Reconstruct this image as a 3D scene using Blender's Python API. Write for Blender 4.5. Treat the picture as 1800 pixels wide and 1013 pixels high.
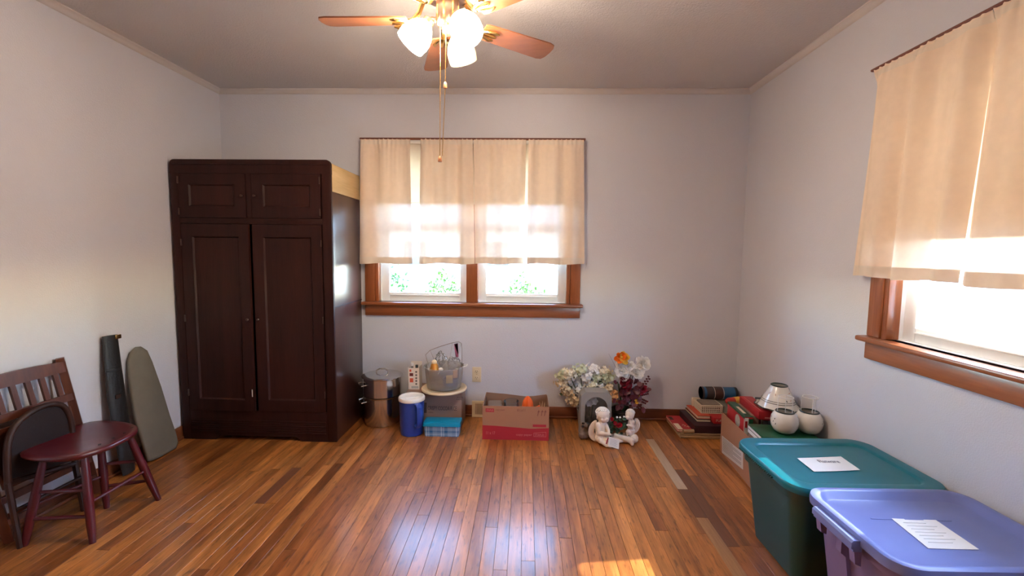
import bpy, bmesh, math, random
from mathutils import Vector, Matrix
R = math.radians
for o in list(bpy.data.objects): bpy.data.objects.remove(o)
sc = bpy.context.scene
col = sc.collection
random.seed(7)

# ------------------------------------------------------------------ camera
F, CAMH = 779.66, 1.30
PIT, YAW, ROL = .0828, .0295, .0106
fwd = Vector((-math.sin(YAW)*math.cos(PIT), math.cos(YAW)*math.cos(PIT), -math.sin(PIT)))
_r = Vector((math.cos(YAW), math.sin(YAW), 0)); _u = _r.cross(fwd)
rt = _r*math.cos(ROL)+_u*math.sin(ROL); up = _u*math.cos(ROL)-_r*math.sin(ROL)
CAM = Vector((0, 0, CAMH))
cd = bpy.data.cameras.new('camera'); cam = bpy.data.objects.new('camera', cd); col.objects.link(cam)
cd.sensor_width = 36; cd.lens = 36*F/1800; cd.clip_start = .02; cd.clip_end = 300
mw = Matrix((rt, up, -fwd)).transposed().to_4x4(); mw.translation = CAM
cam.matrix_world = mw
sc.camera = cam
def ray(px, py): return fwd*F+rt*(px-900)-up*(py-506.5)
def at(px, py, ax, v):                       # pixel -> point on the plane (axis ax) = v
    d = ray(px, py); return CAM+d*((v-CAM[ax])/d[ax])
def on(px, py, p0, n):                       # pixel -> point on a general plane
    d = ray(px, py); n = Vector(n); return CAM+d*((Vector(p0)-CAM).dot(n)/d.dot(n))

# ------------------------------------------------------------------ light
SUN_DIR = Vector((-1, -.13, -.915))
wd = bpy.data.worlds.new('sky'); sc.world = wd; wd.use_nodes = True
nt = wd.node_tree; nt.nodes.clear()
wo = nt.nodes.new('ShaderNodeOutputWorld'); wb = nt.nodes.new('ShaderNodeBackground')
sk = nt.nodes.new('ShaderNodeTexSky'); sk.sky_type = 'NISHITA'; sk.sun_disc = False
sk.sun_elevation = R(41); sk.sun_rotation = R(84); sk.air_density = 1.0; sk.dust_density = .4; sk.ozone_density = 3.0
wb.inputs['Strength'].default_value = 2.1
nt.links.new(sk.outputs[0], wb.inputs[0]); nt.links.new(wb.outputs[0], wo.inputs[0])
sl = bpy.data.lights.new('sun', 'SUN'); sl.energy = 4.5; sl.angle = R(.6); sl.color = (1, .93, .82)
so = bpy.data.objects.new('sun', sl); col.objects.link(so)
so.rotation_euler = SUN_DIR.to_track_quat('-Z', 'Y').to_euler()
sc.view_settings.view_transform = 'Standard'; sc.view_settings.look = 'None'
sc.view_settings.gamma = 1; sc.view_settings.use_curve_mapping = False
sc.view_settings.exposure = 1.6
LAMP = 3.5
sc.cycles.max_bounces = 10; sc.cycles.diffuse_bounces = 6; sc.cycles.transparent_max_bounces = 16
sc.cycles.sample_clamp_indirect = 6; sc.cycles.use_denoising = True
sc.cycles.caustics_reflective = False; sc.cycles.caustics_refractive = False

# ------------------------------------------------------------------ helpers
ORG = {}
def V(*a): return Vector(a)
class MB:
    def __init__(s): s.v = []; s.f = []
    def add(s, vs, fs):
        b = len(s.v); s.v += [Vector(x) for x in vs]; s.f += [tuple(i+b for i in f) for f in fs]; return s
    def box(s, lo, hi, rz=0):
        lo, hi = Vector(lo), Vector(hi); c = (lo+hi)/2; h = (hi-lo)/2; m = Matrix.Rotation(rz, 3, 'Z')
        vs = [c+m@Vector((x*h.x, y*h.y, z*h.z)) for x in (-1, 1) for y in (-1, 1) for z in (-1, 1)]
        return s.add(vs, [(0,1,3,2),(4,6,7,5),(0,4,5,1),(2,3,7,6),(0,2,6,4),(1,5,7,3)])
    def bm(s, bm, m=None):
        bm.verts.ensure_lookup_table(); bm.verts.index_update()
        s.add([(m@v.co if m else v.co.copy()) for v in bm.verts], [[v.index for v in f.verts] for f in bm.faces]); bm.free(); return s
    def rbox(s, lo, hi, r=.004, seg=2, rz=0, m=None):
        lo, hi = Vector(lo), Vector(hi); c = (lo+hi)/2; d = hi-lo
        b = bmesh.new(); bmesh.ops.create_cube(b, size=1)
        for v in b.verts: v.co = Vector((v.co.x*d.x, v.co.y*d.y, v.co.z*d.z))
        bmesh.ops.bevel(b, geom=b.edges[:], offset=min(r, min(d)*.48), segments=seg, profile=.5, affect='EDGES')
        mm = Matrix.Translation(c)@Matrix.Rotation(rz, 4, 'Z')
        return s.bm(b, (m@mm) if m else mm)
    def lathe(s, prof, c=(0,0,0), n=32, m=None, cap0=True, cap1=True):
        vs = []; fs = []; c = Vector(c)
        for (r, z) in prof:
            for k in range(n):
                a = 2*math.pi*k/n; p = Vector((r*math.cos(a), r*math.sin(a), z)); vs.append((m@p if m else p)+c)
        for i in range(len(prof)-1):
            for k in range(n):
                k2 = (k+1) % n; fs.append((i*n+k, i*n+k2, (i+1)*n+k2, (i+1)*n+k))
        if cap0: fs.append(tuple(range(n))[::-1])
        if cap1: fs.append(tuple((len(prof)-1)*n+k for k in range(n)))
        return s.add(vs, fs)
    def tube(s, pts, r, n=8, closed=False, flat=1.0, ref=None):
        pts = [Vector(p) for p in pts]; N = len(pts)
        rs = r if isinstance(r, (list, tuple)) else [r]*N
        vs = []; fs = []; prev = None
        for i, p in enumerate(pts):
            if closed: t = pts[(i+1) % N]-pts[i-1]
            else: t = pts[min(i+1, N-1)]-pts[max(i-1, 0)]
            t.normalize()
            a = Vector(ref) if ref else (prev if prev else (Vector((0,0,1)) if abs(t.z) < .9 else Vector((1,0,0))))
            u = (a-t*a.dot(t))
            if u.length < 1e-6: u = t.orthogonal()
            u.normalize(); prev = u; w = t.cross(u)
            for k in range(n):
                an = 2*math.pi*k/n; vs.append(p+u*(rs[i]*math.cos(an))+w*(rs[i]*flat*math.sin(an)))
        for i in range(N if closed else N-1):
            j = (i+1) % N
            for k in range(n):
                k2 = (k+1) % n; fs.append((i*n+k, i*n+k2, j*n+k2, j*n+k))
        if not closed: fs += [tuple(range(n))[::-1], tuple((N-1)*n+k for k in range(n))]
        return s.add(vs, fs)
    def ball(s, c, r, n=12, m=None):
        r = Vector(r) if not isinstance(r, (int, float)) else Vector((r, r, r)); c = Vector(c)
        vs = []; fs = []; h = n//2
        for i in range(1, h):
            t = math.pi*i/h
            for k in range(n):
                a = 2*math.pi*k/n; p = Vector((r.x*math.sin(t)*math.cos(a), r.y*math.sin(t)*math.sin(a), r.z*math.cos(t)))
                vs.append(c+(m@p if m else p))
        T = len(vs); p = Vector((0, 0, r.z)); vs += [c+(m@p if m else p), c-(m@p if m else p)]
        for i in range(h-2):
            for k in range(n):
                k2 = (k+1) % n; fs.append((i*n+k, (i+1)*n+k, (i+1)*n+k2, i*n+k2))
        for k in range(n):
            k2 = (k+1) % n; fs += [(T, k, k2), (T+1, (h-2)*n+k2, (h-2)*n+k)]
        return s.add(vs, fs)
    def prism(s, out, d):                    # 3-D outline swept by vector d
        out = [Vector(p) for p in out]; n = len(out); d = Vector(d)
        return s.add(out+[p+d for p in out], [tuple(range(n)), tuple(range(2*n-1, n-1, -1))]+[(i, i+n, (i+1) % n+n, (i+1) % n) for i in range(n)])
    def ring(s, outer, inner, d):            # two matching outlines swept by d: a frame
        n = len(outer); d = Vector(d); o = [Vector(p) for p in outer]; i_ = [Vector(p) for p in inner]
        vs = o+i_+[p+d for p in o]+[p+d for p in i_]; fs = []
        for k in range(n):
            j = (k+1) % n
            fs += [(k, j, n+j, n+k), (2*n+k, 3*n+k, 3*n+j, 2*n+j), (k, 2*n+k, 2*n+j, j), (n+k, n+j, 3*n+j, 3*n+k)]
        return s.add(vs, fs)
    def grid(s, nu, nv, fn):
        vs = [fn(i/nu, j/nv) for j in range(nv+1) for i in range(nu+1)]
        return s.add(vs, [(j*(nu+1)+i, j*(nu+1)+i+1, (j+1)*(nu+1)+i+1, (j+1)*(nu+1)+i) for j in range(nv) for i in range(nu)])
    def petal(s, base, d, nrm, L, W, cup=.25):
        d = Vector(d).normalized(); nrm = Vector(nrm); nrm = (nrm-d*nrm.dot(d)); nrm = nrm.normalized() if nrm.length > 1e-5 else d.orthogonal().normalized()
        w = d.cross(nrm); b = Vector(base)
        vs = [b, b+d*L*.45+w*W*.5+nrm*cup*W*.5, b+d*L*.45-w*W*.5+nrm*cup*W*.5, b+d*L*.5, b+d*L*.85+w*W*.33+nrm*cup*L*.5, b+d*L*.85-w*W*.33+nrm*cup*L*.5, b+d*L+nrm*cup*L*.4]
        return s.add(vs, [(0,1,3),(0,3,2),(1,4,3),(3,5,2),(3,4,6),(3,6,5)])
    def build(s, name, mat, parent=None, sharp=38, org=None):
        O = ORG.get(parent.name) if parent is not None else (Vector(org) if org is not None else Vector((0,0,0)))
        me = bpy.data.meshes.new(name); me.from_pydata([v-O for v in s.v], [], s.f)
        b = bmesh.new(); b.from_mesh(me); bmesh.ops.recalc_face_normals(b, faces=b.faces)
        if sharp:
            for f in b.faces: f.smooth = True
            for e in b.edges:
                if len(e.link_faces) != 2 or e.calc_face_angle(0) > R(sharp): e.smooth = False
        b.to_mesh(me); b.free()
        return link(name, me, mat, parent, O)
def link(name, me, mat, parent, O):
    o = bpy.data.objects.new(name, me); col.objects.link(o)
    if mat: me.materials.append(mat)
    if parent is not None: o.parent = parent
    else: o.location = O
    ORG[o.name] = O
    return o
def tag(o, label, cat, group=None, kind=None):
    o['label'] = label; o['category'] = cat
    if group: o['group'] = group
    if kind: o['kind'] = kind
    return o
def thing(name, loc, label, cat, group=None):
    o = bpy.data.objects.new(name, None); col.objects.link(o); o.location = loc; o.empty_display_size = .1
    ORG[o.name] = Vector(loc); return tag(o, label, cat, group)
def structure(o, label, cat): return tag(o, label, cat, kind='structure')
def blob(mb, name, mat, parent, vox=.004, smooth=6):
    me = bpy.data.meshes.new('t'); me.from_pydata(mb.v, [], mb.f); b = bmesh.new(); b.from_mesh(me); bmesh.ops.recalc_face_normals(b, faces=b.faces); b.to_mesh(me); b.free()
    o = bpy.data.objects.new('t', me); col.objects.link(o)
    m = o.modifiers.new('r', 'REMESH'); m.mode = 'VOXEL'; m.voxel_size = vox
    m2 = o.modifiers.new('s', 'SMOOTH'); m2.iterations = smooth; m2.factor = .5
    dg = bpy.context.evaluated_depsgraph_get(); dg.update(); me2 = bpy.data.meshes.new_from_object(o.evaluated_get(dg))
    bpy.data.objects.remove(o); bpy.data.meshes.remove(me)
    O = ORG.get(parent.name, Vector()); me2.transform(Matrix.Translation(-O)); me2.name = name
    for p in me2.polygons: p.use_smooth = True
    me2.materials.clear()
    return link(name, me2, mat, parent, O)
def text(s, size, mat, parent, pos, xd, ud, name='lettering', w=None):
    c = bpy.data.curves.new('t', 'FONT'); c.body = s; c.size = size; c.resolution_u = 2; c.extrude = .0002
    o = bpy.data.objects.new('t', c); col.objects.link(o)
    dg = bpy.context.evaluated_depsgraph_get(); dg.update(); me = bpy.data.meshes.new_from_object(o.evaluated_get(dg))
    bpy.data.objects.remove(o); bpy.data.curves.remove(c)
    xd = Vector(xd).normalized(); ud = Vector(ud).normalized(); n = xd.cross(ud)
    if w:
        mx = max(v.co.x for v in me.vertices); k = w/mx
        for v in me.vertices: v.co.x *= k
    O = ORG[parent.name]; M = Matrix((xd, ud, n)).transposed().to_4x4(); M.translation = Vector(pos)-O
    me.transform(M); me.materials.clear(); me.name = name
    return link(name, me, mat, parent, O)

# ------------------------------------------------------------------ materials
def new(name):
    m = bpy.data.materials.new(name); m.use_nodes = True; t = m.node_tree; return m, t, t.nodes['Principled BSDF']
def N(t, k, **kw):
    n = t.nodes.new(k)
    for a, b in kw.items(): setattr(n, a, b)
    return n
def mat(name, c, rough=.5, metal=0, var=.08, vs=8, bump=0, bs=60, spec=.5, coat=0, stretch=(1,1,1), **kw):
    m, t, p = new(name); L = t.links.new
    tc = N(t, 'ShaderNodeTexCoord'); mp = N(t, 'ShaderNodeMapping'); mp.inputs['Scale'].default_value = stretch
    L(tc.outputs['Object'], mp.inputs[0])
    nz = N(t, 'ShaderNodeTexNoise'); nz.inputs['Scale'].default_value = vs; nz.inputs['Detail'].default_value = 4
    L(mp.outputs[0], nz.inputs['Vector'])
    mx = N(t, 'ShaderNodeMix', data_type='RGBA'); mx.inputs[6].default_value = (*[max(0, x*(1-var)) for x in c], 1); mx.inputs[7].default_value = (*[min(1, x*(1+var)) for x in c], 1)
    L(nz.outputs['Fac'], mx.inputs[0]); L(mx.outputs[2], p.inputs['Base Color'])
    p.inputs['Roughness'].default_value = rough; p.inputs['Metallic'].default_value = metal
    p.inputs['Specular IOR Level'].default_value = spec; p.inputs['Coat Weight'].default_value = coat; p.inputs['Coat Roughness'].default_value = .12
    for k, v in kw.items(): p.inputs[k.replace('_', ' ')].default_value = v
    if bump:
        n2 = N(t, 'ShaderNodeTexNoise'); n2.inputs['Scale'].default_value = bs; n2.inputs['Detail'].default_value = 3; L(mp.outputs[0], n2.inputs['Vector'])
        bp = N(t, 'ShaderNodeBump'); bp.inputs['Strength'].default_value = bump; bp.inputs['Distance'].default_value = .004
        L(n2.outputs['Fac'], bp.inputs['Height']); L(bp.outputs[0], p.inputs['Normal'])
    return m
def wood(name, c1, c2, axis=1, rough=.4, scale=14, coat=.3, rand=False, gloss_var=.12, spec=.5):
    m, t, p = new(name); L = t.links.new
    tc = N(t, 'ShaderNodeTexCoord'); mp = N(t, 'ShaderNodeMapping')
    s = [1, 1, 1]; s[axis] = .07; mp.inputs['Scale'].default_value = s
    L(tc.outputs['Object'], mp.inputs[0]); vec = mp.outputs[0]
    oi = N(t, 'ShaderNodeObjectInfo')
    if rand:
        ad = N(t, 'ShaderNodeVectorMath', operation='ADD'); ml = N(t, 'ShaderNodeMath', operation='MULTIPLY'); ml.inputs[1].default_value = 37
        L(oi.outputs['Random'], ml.inputs[0]); L(ml.outputs[0], ad.inputs[1]); L(vec, ad.inputs[0]); vec = ad.outputs[0]
    nz = N(t, 'ShaderNodeTexNoise'); nz.inputs['Scale'].default_value = scale; nz.inputs['Detail'].default_value = 6; nz.inputs['Distortion'].default_value = .6
    L(vec, nz.inputs['Vector'])
    fi = N(t, 'ShaderNodeTexNoise'); fi.inputs['Scale'].default_value = scale*9; fi.inputs['Detail'].default_value = 3; L(vec, fi.inputs['Vector'])
    am = N(t, 'ShaderNodeMath', operation='MULTIPLY_ADD'); am.inputs[1].default_value = .45; L(fi.outputs['Fac'], am.inputs[0]); L(nz.outputs['Fac'], am.inputs[2])
    mr = N(t, 'ShaderNodeMapRange'); mr.inputs[1].default_value = .48; mr.inputs[2].default_value = 1.0; L(am.outputs[0], mr.inputs[0])
    mx = N(t, 'ShaderNodeMix', data_type='RGBA'); mx.inputs[6].default_value = (*c1, 1); mx.inputs[7].default_value = (*c2, 1); L(mr.outputs[0], mx.inputs[0])
    out = mx.outputs[2]
    if rand:
        rp = N(t, 'ShaderNodeValToRGB'); e = rp.color_ramp.elements
        e[0].position = 0; e[0].color = (.52, .42, .40, 1); e[1].position = 1; e[1].color = (1.25, 1.2, 1.1, 1)
        for pos, c in ((.08, (.72, .62, .6)), (.3, (.86, .80, .78)), (.55, (1, 1, 1)), (.8, (1.08, 1.12, 1.15))):
            x = e.new(pos); x.color = (*c, 1)
        L(oi.outputs['Random'], rp.inputs[0])
        m2 = N(t, 'ShaderNodeMix', data_type='RGBA', blend_type='MULTIPLY'); m2.inputs[0].default_value = 1
        L(out, m2.inputs[6]); L(rp.outputs[0], m2.inputs[7]); out = m2.outputs[2]
        mp3 = N(t, 'ShaderNodeMapping'); mp3.inputs['Scale'].default_value = (1, .22, 1); ad3 = N(t, 'ShaderNodeVectorMath', operation='ADD'); L(tc.outputs['Object'], mp3.inputs[0]); L(mp3.outputs[0], ad3.inputs[0]); L(ml.outputs[0], ad3.inputs[1])
        for sc_f, lo_, hi_, dk in ((70, .30, .42, .55), (22, .34, .60, .74)):      # dark flecks and worn mottling in the old finish
            n3 = N(t, 'ShaderNodeTexNoise'); n3.inputs['Scale'].default_value = sc_f; n3.inputs['Detail'].default_value = 4; L(ad3.outputs[0], n3.inputs['Vector'])
            r3 = N(t, 'ShaderNodeMapRange'); r3.inputs[1].default_value = lo_; r3.inputs[2].default_value = hi_; r3.inputs[3].default_value = dk; r3.inputs[4].default_value = 1.06; L(n3.outputs['Fac'], r3.inputs[0])
            m3 = N(t, 'ShaderNodeMix', data_type='RGBA', blend_type='MULTIPLY'); m3.inputs[0].default_value = 1; L(out, m3.inputs[6]); L(r3.outputs[0], m3.inputs[7]); out = m3.outputs[2]
    L(out, p.inputs['Base Color'])
    r2 = N(t, 'ShaderNodeMapRange'); r2.inputs[3].default_value = rough-gloss_var; r2.inputs[4].default_value = rough+gloss_var; L(nz.outputs['Fac'], r2.inputs[0]); L(r2.outputs[0], p.inputs['Roughness'])
    p.inputs['Coat Weight'].default_value = coat; p.inputs['Coat Roughness'].default_value = .18; p.inputs['Specular IOR Level'].default_value = spec
    bp = N(t, 'ShaderNodeBump'); bp.inputs['Strength'].default_value = .08; bp.inputs['Distance'].default_value = .002; L(fi.outputs['Fac'], bp.inputs['Height']); L(bp.outputs[0], p.inputs['Normal'])
    return m
def cloth(name, c, trans, transp, weave=900):
    m, t, p = new(name); L = t.links.new; t.nodes.remove(p); o = t.nodes['Material Output']
    d = N(t, 'ShaderNodeBsdfDiffuse'); tr = N(t, 'ShaderNodeBsdfTranslucent'); tp = N(t, 'ShaderNodeBsdfTransparent')
    tc = N(t, 'ShaderNodeTexCoord'); nz = N(t, 'ShaderNodeTexNoise'); nz.inputs['Scale'].default_value = 30; L(tc.outputs['Object'], nz.inputs['Vector'])
    mx = N(t, 'ShaderNodeMix', data_type='RGBA'); mx.inputs[6].default_value = (*[x*.93 for x in c], 1); mx.inputs[7].default_value = (*[min(1, x*1.05) for x in c], 1); L(nz.outputs['Fac'], mx.inputs[0])
    L(mx.outputs[2], d.inputs[0]); L(mx.outputs[2], tr.inputs[0])
    a = N(t, 'ShaderNodeMixShader'); a.inputs[0].default_value = trans; L(d.outputs[0], a.inputs[1]); L(tr.outputs[0], a.inputs[2])
    b = N(t, 'ShaderNodeMixShader'); b.inputs[0].default_value = transp; L(a.outputs[0], b.inputs[1]); L(tp.outputs[0], b.inputs[2]); L(b.outputs[0], o.inputs[0])
    return m
def clear(name, tint=(1,1,1), gloss=.12, haze=0, hc=(.8,.8,.8), rough=.03):
    m, t, p = new(name); L = t.links.new; t.nodes.remove(p); o = t.nodes['Material Output']
    tp = N(t, 'ShaderNodeBsdfTransparent'); tp.inputs[0].default_value = (*tint, 1)
    gl = N(t, 'ShaderNodeBsdfGlossy'); gl.inputs['Roughness'].default_value = rough
    fr = N(t, 'ShaderNodeLayerWeight'); fr.inputs[0].default_value = gloss
    a = N(t, 'ShaderNodeMixShader'); L(fr.outputs['Fresnel'], a.inputs[0]); L(tp.outputs[0], a.inputs[1]); L(gl.outputs[0], a.inputs[2]); s = a
    if haze:
        d = N(t, 'ShaderNodeBsdfDiffuse'); d.inputs[0].default_value = (*hc, 1)
        s = N(t, 'ShaderNodeMixShader'); s.inputs[0].default_value = haze; L(a.outputs[0], s.inputs[1]); L(d.outputs[0], s.inputs[2])
    L(s.outputs[0], o.inputs[0]); return m
def plaid(name):
    m, t, p = new(name); L = t.links.new
    tc = N(t, 'ShaderNodeTexCoord'); sp = N(t, 'ShaderNodeSeparateXYZ'); L(tc.outputs['Object'], sp.inputs[0])
    base = None
    def stripes(sock, freq, off):
        a = N(t, 'ShaderNodeMath', operation='MULTIPLY_ADD'); a.inputs[1].default_value = freq; a.inputs[2].default_value = off; L(sock, a.inputs[0])
        f = N(t, 'ShaderNodeMath', operation='FRACT'); L(a.outputs[0], f.inputs[0])
        r = N(t, 'ShaderNodeValToRGB'); r.color_ramp.interpolation = 'CONSTANT'; e = r.color_ramp.elements
        e[0].position = 0; e[0].color = (.25,)*3+(1,); e[1].position = .25; e[1].color = (1, 1, 1, 1)
        for pos, c in ((.33, .25), (.42, .85), (.48, .0), (.70, .45)):
            x = e.new(pos); x.color = (c, c, c, 1)
        L(f.outputs[0], r.inputs[0]); return r.outputs[0]
    a = stripes(sp.outputs['X'], 9.5, 0.3); b = stripes(sp.outputs['Z'], 14, .1)
    ad = N(t, 'ShaderNodeMath', operation='ADD'); L(a, ad.inputs[0]); L(b, ad.inputs[1])
    r = N(t, 'ShaderNodeValToRGB'); e = r.color_ramp.elements; e[0].color = (.012, .13, .34, 1); e[1].color = (.55, .72, .85, 1)
    h = N(t, 'ShaderNodeMath', operation='MULTIPLY'); h.inputs[1].default_value = .5; L(ad.outputs[0], h.inputs[0]); L(h.outputs[0], r.inputs[0])
    L(r.outputs[0], p.inputs['Base Color']); p.inputs['Roughness'].default_value = .3; return m
def emit(name, c, s, base=(.9,.85,.75)):
    m = mat(name, base, .4); p = m.node_tree.nodes['Principled BSDF']; p.inputs['Emission Color'].default_value = (*c, 1); p.inputs['Emission Strength'].default_value = s; return m

m_wall = mat('wall_paint', (.635, .63, .68), .75, var=.03, vs=2.5, bump=.35, bs=170, spec=.25)
m_ceil = mat('ceiling_paint', (.63, .605, .60), .7, var=.05, vs=3, bump=.6, bs=120, spec=.3)
m_trimpaint = mat('painted_trim', (.62, .57, .55), .5, var=.04)
m_sub = mat('subfloor', (.05, .02, .01), .8)
m_plank = wood('oak_strip', (.18, .055, .011), (.54, .206, .05), axis=1, rough=.36, scale=16, coat=.55, rand=True)
m_plank_dark = wood('oak_strip_dark', (.085, .028, .012), (.19, .065, .026), axis=1, rough=.36, scale=16, coat=.3)
m_plank_pale = wood('oak_strip_bare', (.33, .22, .14), (.50, .36, .24), axis=1, rough=.6, scale=16, coat=0)
m_plank_grey = wood('oak_strip_worn', (.26, .13, .06), (.46, .25, .12), axis=1, rough=.5, scale=16, coat=.1)
m_trimx = wood('stained_trim_x', (.20, .052, .016), (.38, .12, .042), axis=0, rough=.35, coat=.3)
m_trimy = wood('stained_trim_y', (.20, .052, .016), (.38, .12, .042), axis=1, rough=.35, coat=.3)
m_trimz = wood('stained_trim_z', (.20, .052, .016), (.38, .12, .042), axis=2, rough=.35, coat=.3)
m_base = wood('stained_baseboard', (.13, .035, .012), (.25, .075, .028), axis=0, rough=.4, coat=.25)
m_vinyl = mat('white_vinyl', (.82, .82, .82), .35, var=.02)
m_pane = clear('window_glass', (.97, .99, .98), .06)
m_curtain = cloth('cream_cotton', (.88, .72, .57), .085, .05)
m_curtain2 = cloth('heavy_cream_cotton', (.88, .72, .57), .055, .015)
m_hem = cloth('cream_cotton_hem', (.82, .71, .59), .09, .015)
m_shade = cloth('cream_roller_shade', (.86, .78, .66), .28, 0)
m_brownrod = mat('brown_rod', (.16, .05, .03), .4)
m_ward = wood('dark_mahogany', (.016, .004, .003), (.036, .009, .0065), axis=2, rough=.5, coat=.0, gloss_var=.06, spec=.22)
m_wardp = wood('dark_mahogany_panel', (.020, .0055, .004), (.044, .012, .0085), axis=2, rough=.5, coat=.0, gloss_var=.06, spec=.22)
m_wardside = wood('dark_mahogany_side', (.032, .010, .007), (.06, .019, .013), axis=2, rough=.3, coat=.35, gloss_var=.05)
m_ply = wood('bare_plywood', (.50, .34, .15), (.66, .48, .25), axis=1, rough=.6, coat=0)
m_brass = mat('brass', (.75, .48, .18), .25, 1)
m_steel = mat('stainless_steel', (.62, .60, .58), .17, 1, var=.04)
m_steelw = mat('chrome_wire', (.6, .58, .56), .25, 1)
m_black = mat('black_plastic', (.02, .02, .02), .4)
m_white = mat('white_plastic', (.80, .78, .74), .35)
m_card = mat('brown_cardboard', (.40, .205, .125), .85, var=.06, vs=5, bump=.1, bs=200, spec=.2)
m_card2 = mat('grey_brown_cardboard', (.30, .195, .155), .85, var=.06, vs=5, bump=.1, bs=200, spec=.2)
m_cardin = mat('cardboard_inside', (.30, .17, .11), .9, spec=.2)
m_redink = mat('red_print', (.40, .02, .035), .6); m_inkdark = mat('dark_print', (.05, .03, .03), .7); m_inkpink = mat('pale_print', (.62, .22, .20), .7)
m_inkbrown = mat('brown_print', (.20, .06, .045), .7)
m_blue = mat('blue_plastic', (.018, .055, .32), .33, var=.04)
m_teallid = mat('turquoise_plastic', (.0, .25, .47), .35, var=.04); m_plaid = plaid('plaid_print')
m_cream = mat('cream_plastic', (.78, .64, .44), .4); m_tub = clear('frosted_tub', (.93, .92, .90), .15, .28, (.75, .73, .70), .15)
m_bag = clear('clear_bag', (.92, .92, .92), .35, .14, (.8, .8, .8), .08)
m_ivory = mat('ivory_plastic', (.74, .62, .42), .4)
m_greenlid = mat('green_tote_lid', (.0, .13, .175), .33, var=.05); m_greentote = mat('green_tote_body', (.010, .06, .05), .38, var=.06)
m_purplid = mat('violet_tote_lid', (.15, .19, .46), .36, var=.04); m_purptote = mat('violet_tote_body', (.19, .14, .30), .36, var=.05)
m_paper = mat('white_paper', (.80, .80, .78), .7, var=.02); m_ink = mat('grey_ink', (.20, .20, .24), .8)
m_red = mat('red_gloss_paint', (.080, .004, .009), .30, var=.15, vs=12, coat=.25)
m_chairwood = wood('chair_wood', (.065, .015, .007), (.14, .036, .014), axis=2, rough=.42, coat=.1)
m_darkchair = wood('dark_chair_wood', (.022, .008, .005), (.048, .016, .010), axis=2, rough=.45, coat=.0, spec=.3); m_darkpad = mat('dark_brown_vinyl', (.016, .007, .006), .6, bump=.2, spec=.25)
m_iron = mat('grey_green_cover', (.18, .16, .125), .9, var=.12, vs=14, bump=.4, bs=25, spec=.15)
m_case = mat('black_leather', (.014, .012, .012), .5, bump=.4, bs=90)
m_bisque = mat('bisque_ceramic', (.80, .70, .60), .4, var=.06, vs=30); m_bisqueH = mat('bisque_hair', (.80, .76, .70), .45, bump=.5, bs=160)
m_greybox = mat('grey_card_box', (.27, .25, .225), .7); m_darkin = mat('dark_scene', (.05, .045, .035), .8, var=.5, vs=30)
m_rock = mat('mottled_rock', (.20, .14, .10), .8, var=.8, vs=40, bump=.6, bs=60)
m_leafg = mat('dark_green_leaf', (.025, .075, .02), .5, var=.4, vs=30)

# ------------------------------------------------------------------ room shell
XL, XR, D, HC, YB = -2.338, 1.635, 3.404, 2.497, -.65
T = .16
fo = MB().box((XL-T, YB-T, -.12), (XR+T, D+T, -.014)).build('floor', m_sub, sharp=None)
structure(fo, 'narrow strip oak floor in mixed amber, brown and dark boards', 'floor'); ORG[fo.name] = Vector((0,0,0))
PW, GAP = .0572, .0011
rnd = random.Random(21)
special = {}
def plank(x0, x1, y0, y1, m):
    h = .014; c = .0004; hx, hy = (x1-x0)/2-GAP/2, (y1-y0)/2-GAP/2
    vs = [(sx*hx, sy*hy, -h) for sx, sy in ((-1,-1),(1,-1),(1,1),(-1,1))]+[(sx*hx, sy*hy, -c) for sx, sy in ((-1,-1),(1,-1),(1,1),(-1,1))]+[(sx*(hx-c), sy*(hy-c), 0) for sx, sy in ((-1,-1),(1,-1),(1,1),(-1,1))]
    fs = [(8,9,10,11)]+[(i, (i+1)%4, 4+(i+1)%4, 4+i) for i in range(4)]+[(4+i, 4+(i+1)%4, 8+(i+1)%4, 8+i) for i in range(4)]
    me = bpy.data.meshes.new('plank'); me.from_pydata(vs, [], fs); me.materials.append(m)
    o = bpy.data.objects.new('plank', me); col.objects.link(o); o.parent = fo; o.location = ((x0+x1)/2, (y0+y1)/2, rnd.uniform(-.0004, .0002))
x_pale = at(1134.7, 771.7, 2, 0).x
k0 = math.floor((XL-x_pale)/PW); k1 = math.ceil((XR-x_pale)/PW)
SP = {0: [(at(1190, 860, 2, 0).y, at(1140, 772, 2, 0).y, m_plank_pale), (at(1240, 940, 2, 0).y, at(1190, 860, 2, 0).y, m_plank_dark), (1.45, at(1200, 905, 2, 0).y-.02, m_plank_grey)]}
kd = math.floor((at(470, 868, 2, 0).x-x_pale)/PW); SP[kd] = [(at(445, 885, 2, 0).y, at(510, 822, 2, 0).y, m_plank_dark)]
SP[1] = [(1.9, 2.6, m_plank_dark)]
SP[0][1] = (SP[0][2][1], SP[0][0][0], m_plank_dark)
for k in range(k0, k1+1):
    x0 = max(x_pale+k*PW, XL); x1 = min(x_pale+(k+1)*PW, XR)
    if x1-x0 < .004: continue
    fixed = sorted(SP.get(k, [])); y = YB; segs = []
    def fill(a, b):
        while a < b-.001:
            L_ = rnd.choice((.45, .62, .8, 1.0, 1.25, 1.5, 1.9)); e = a+L_*rnd.uniform(.85, 1.15)
            if b-e < .28: e = b
            segs.append((a, e, m_plank)); a = e
    if not fixed: y -= 0
    for a, b, m in fixed:
        if a > y: fill(y, a)
        segs.append((a, b, m)); y = b
    fill(y, D)
    for a, b, m in segs: plank(x0, x1, a, b, m)

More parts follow.
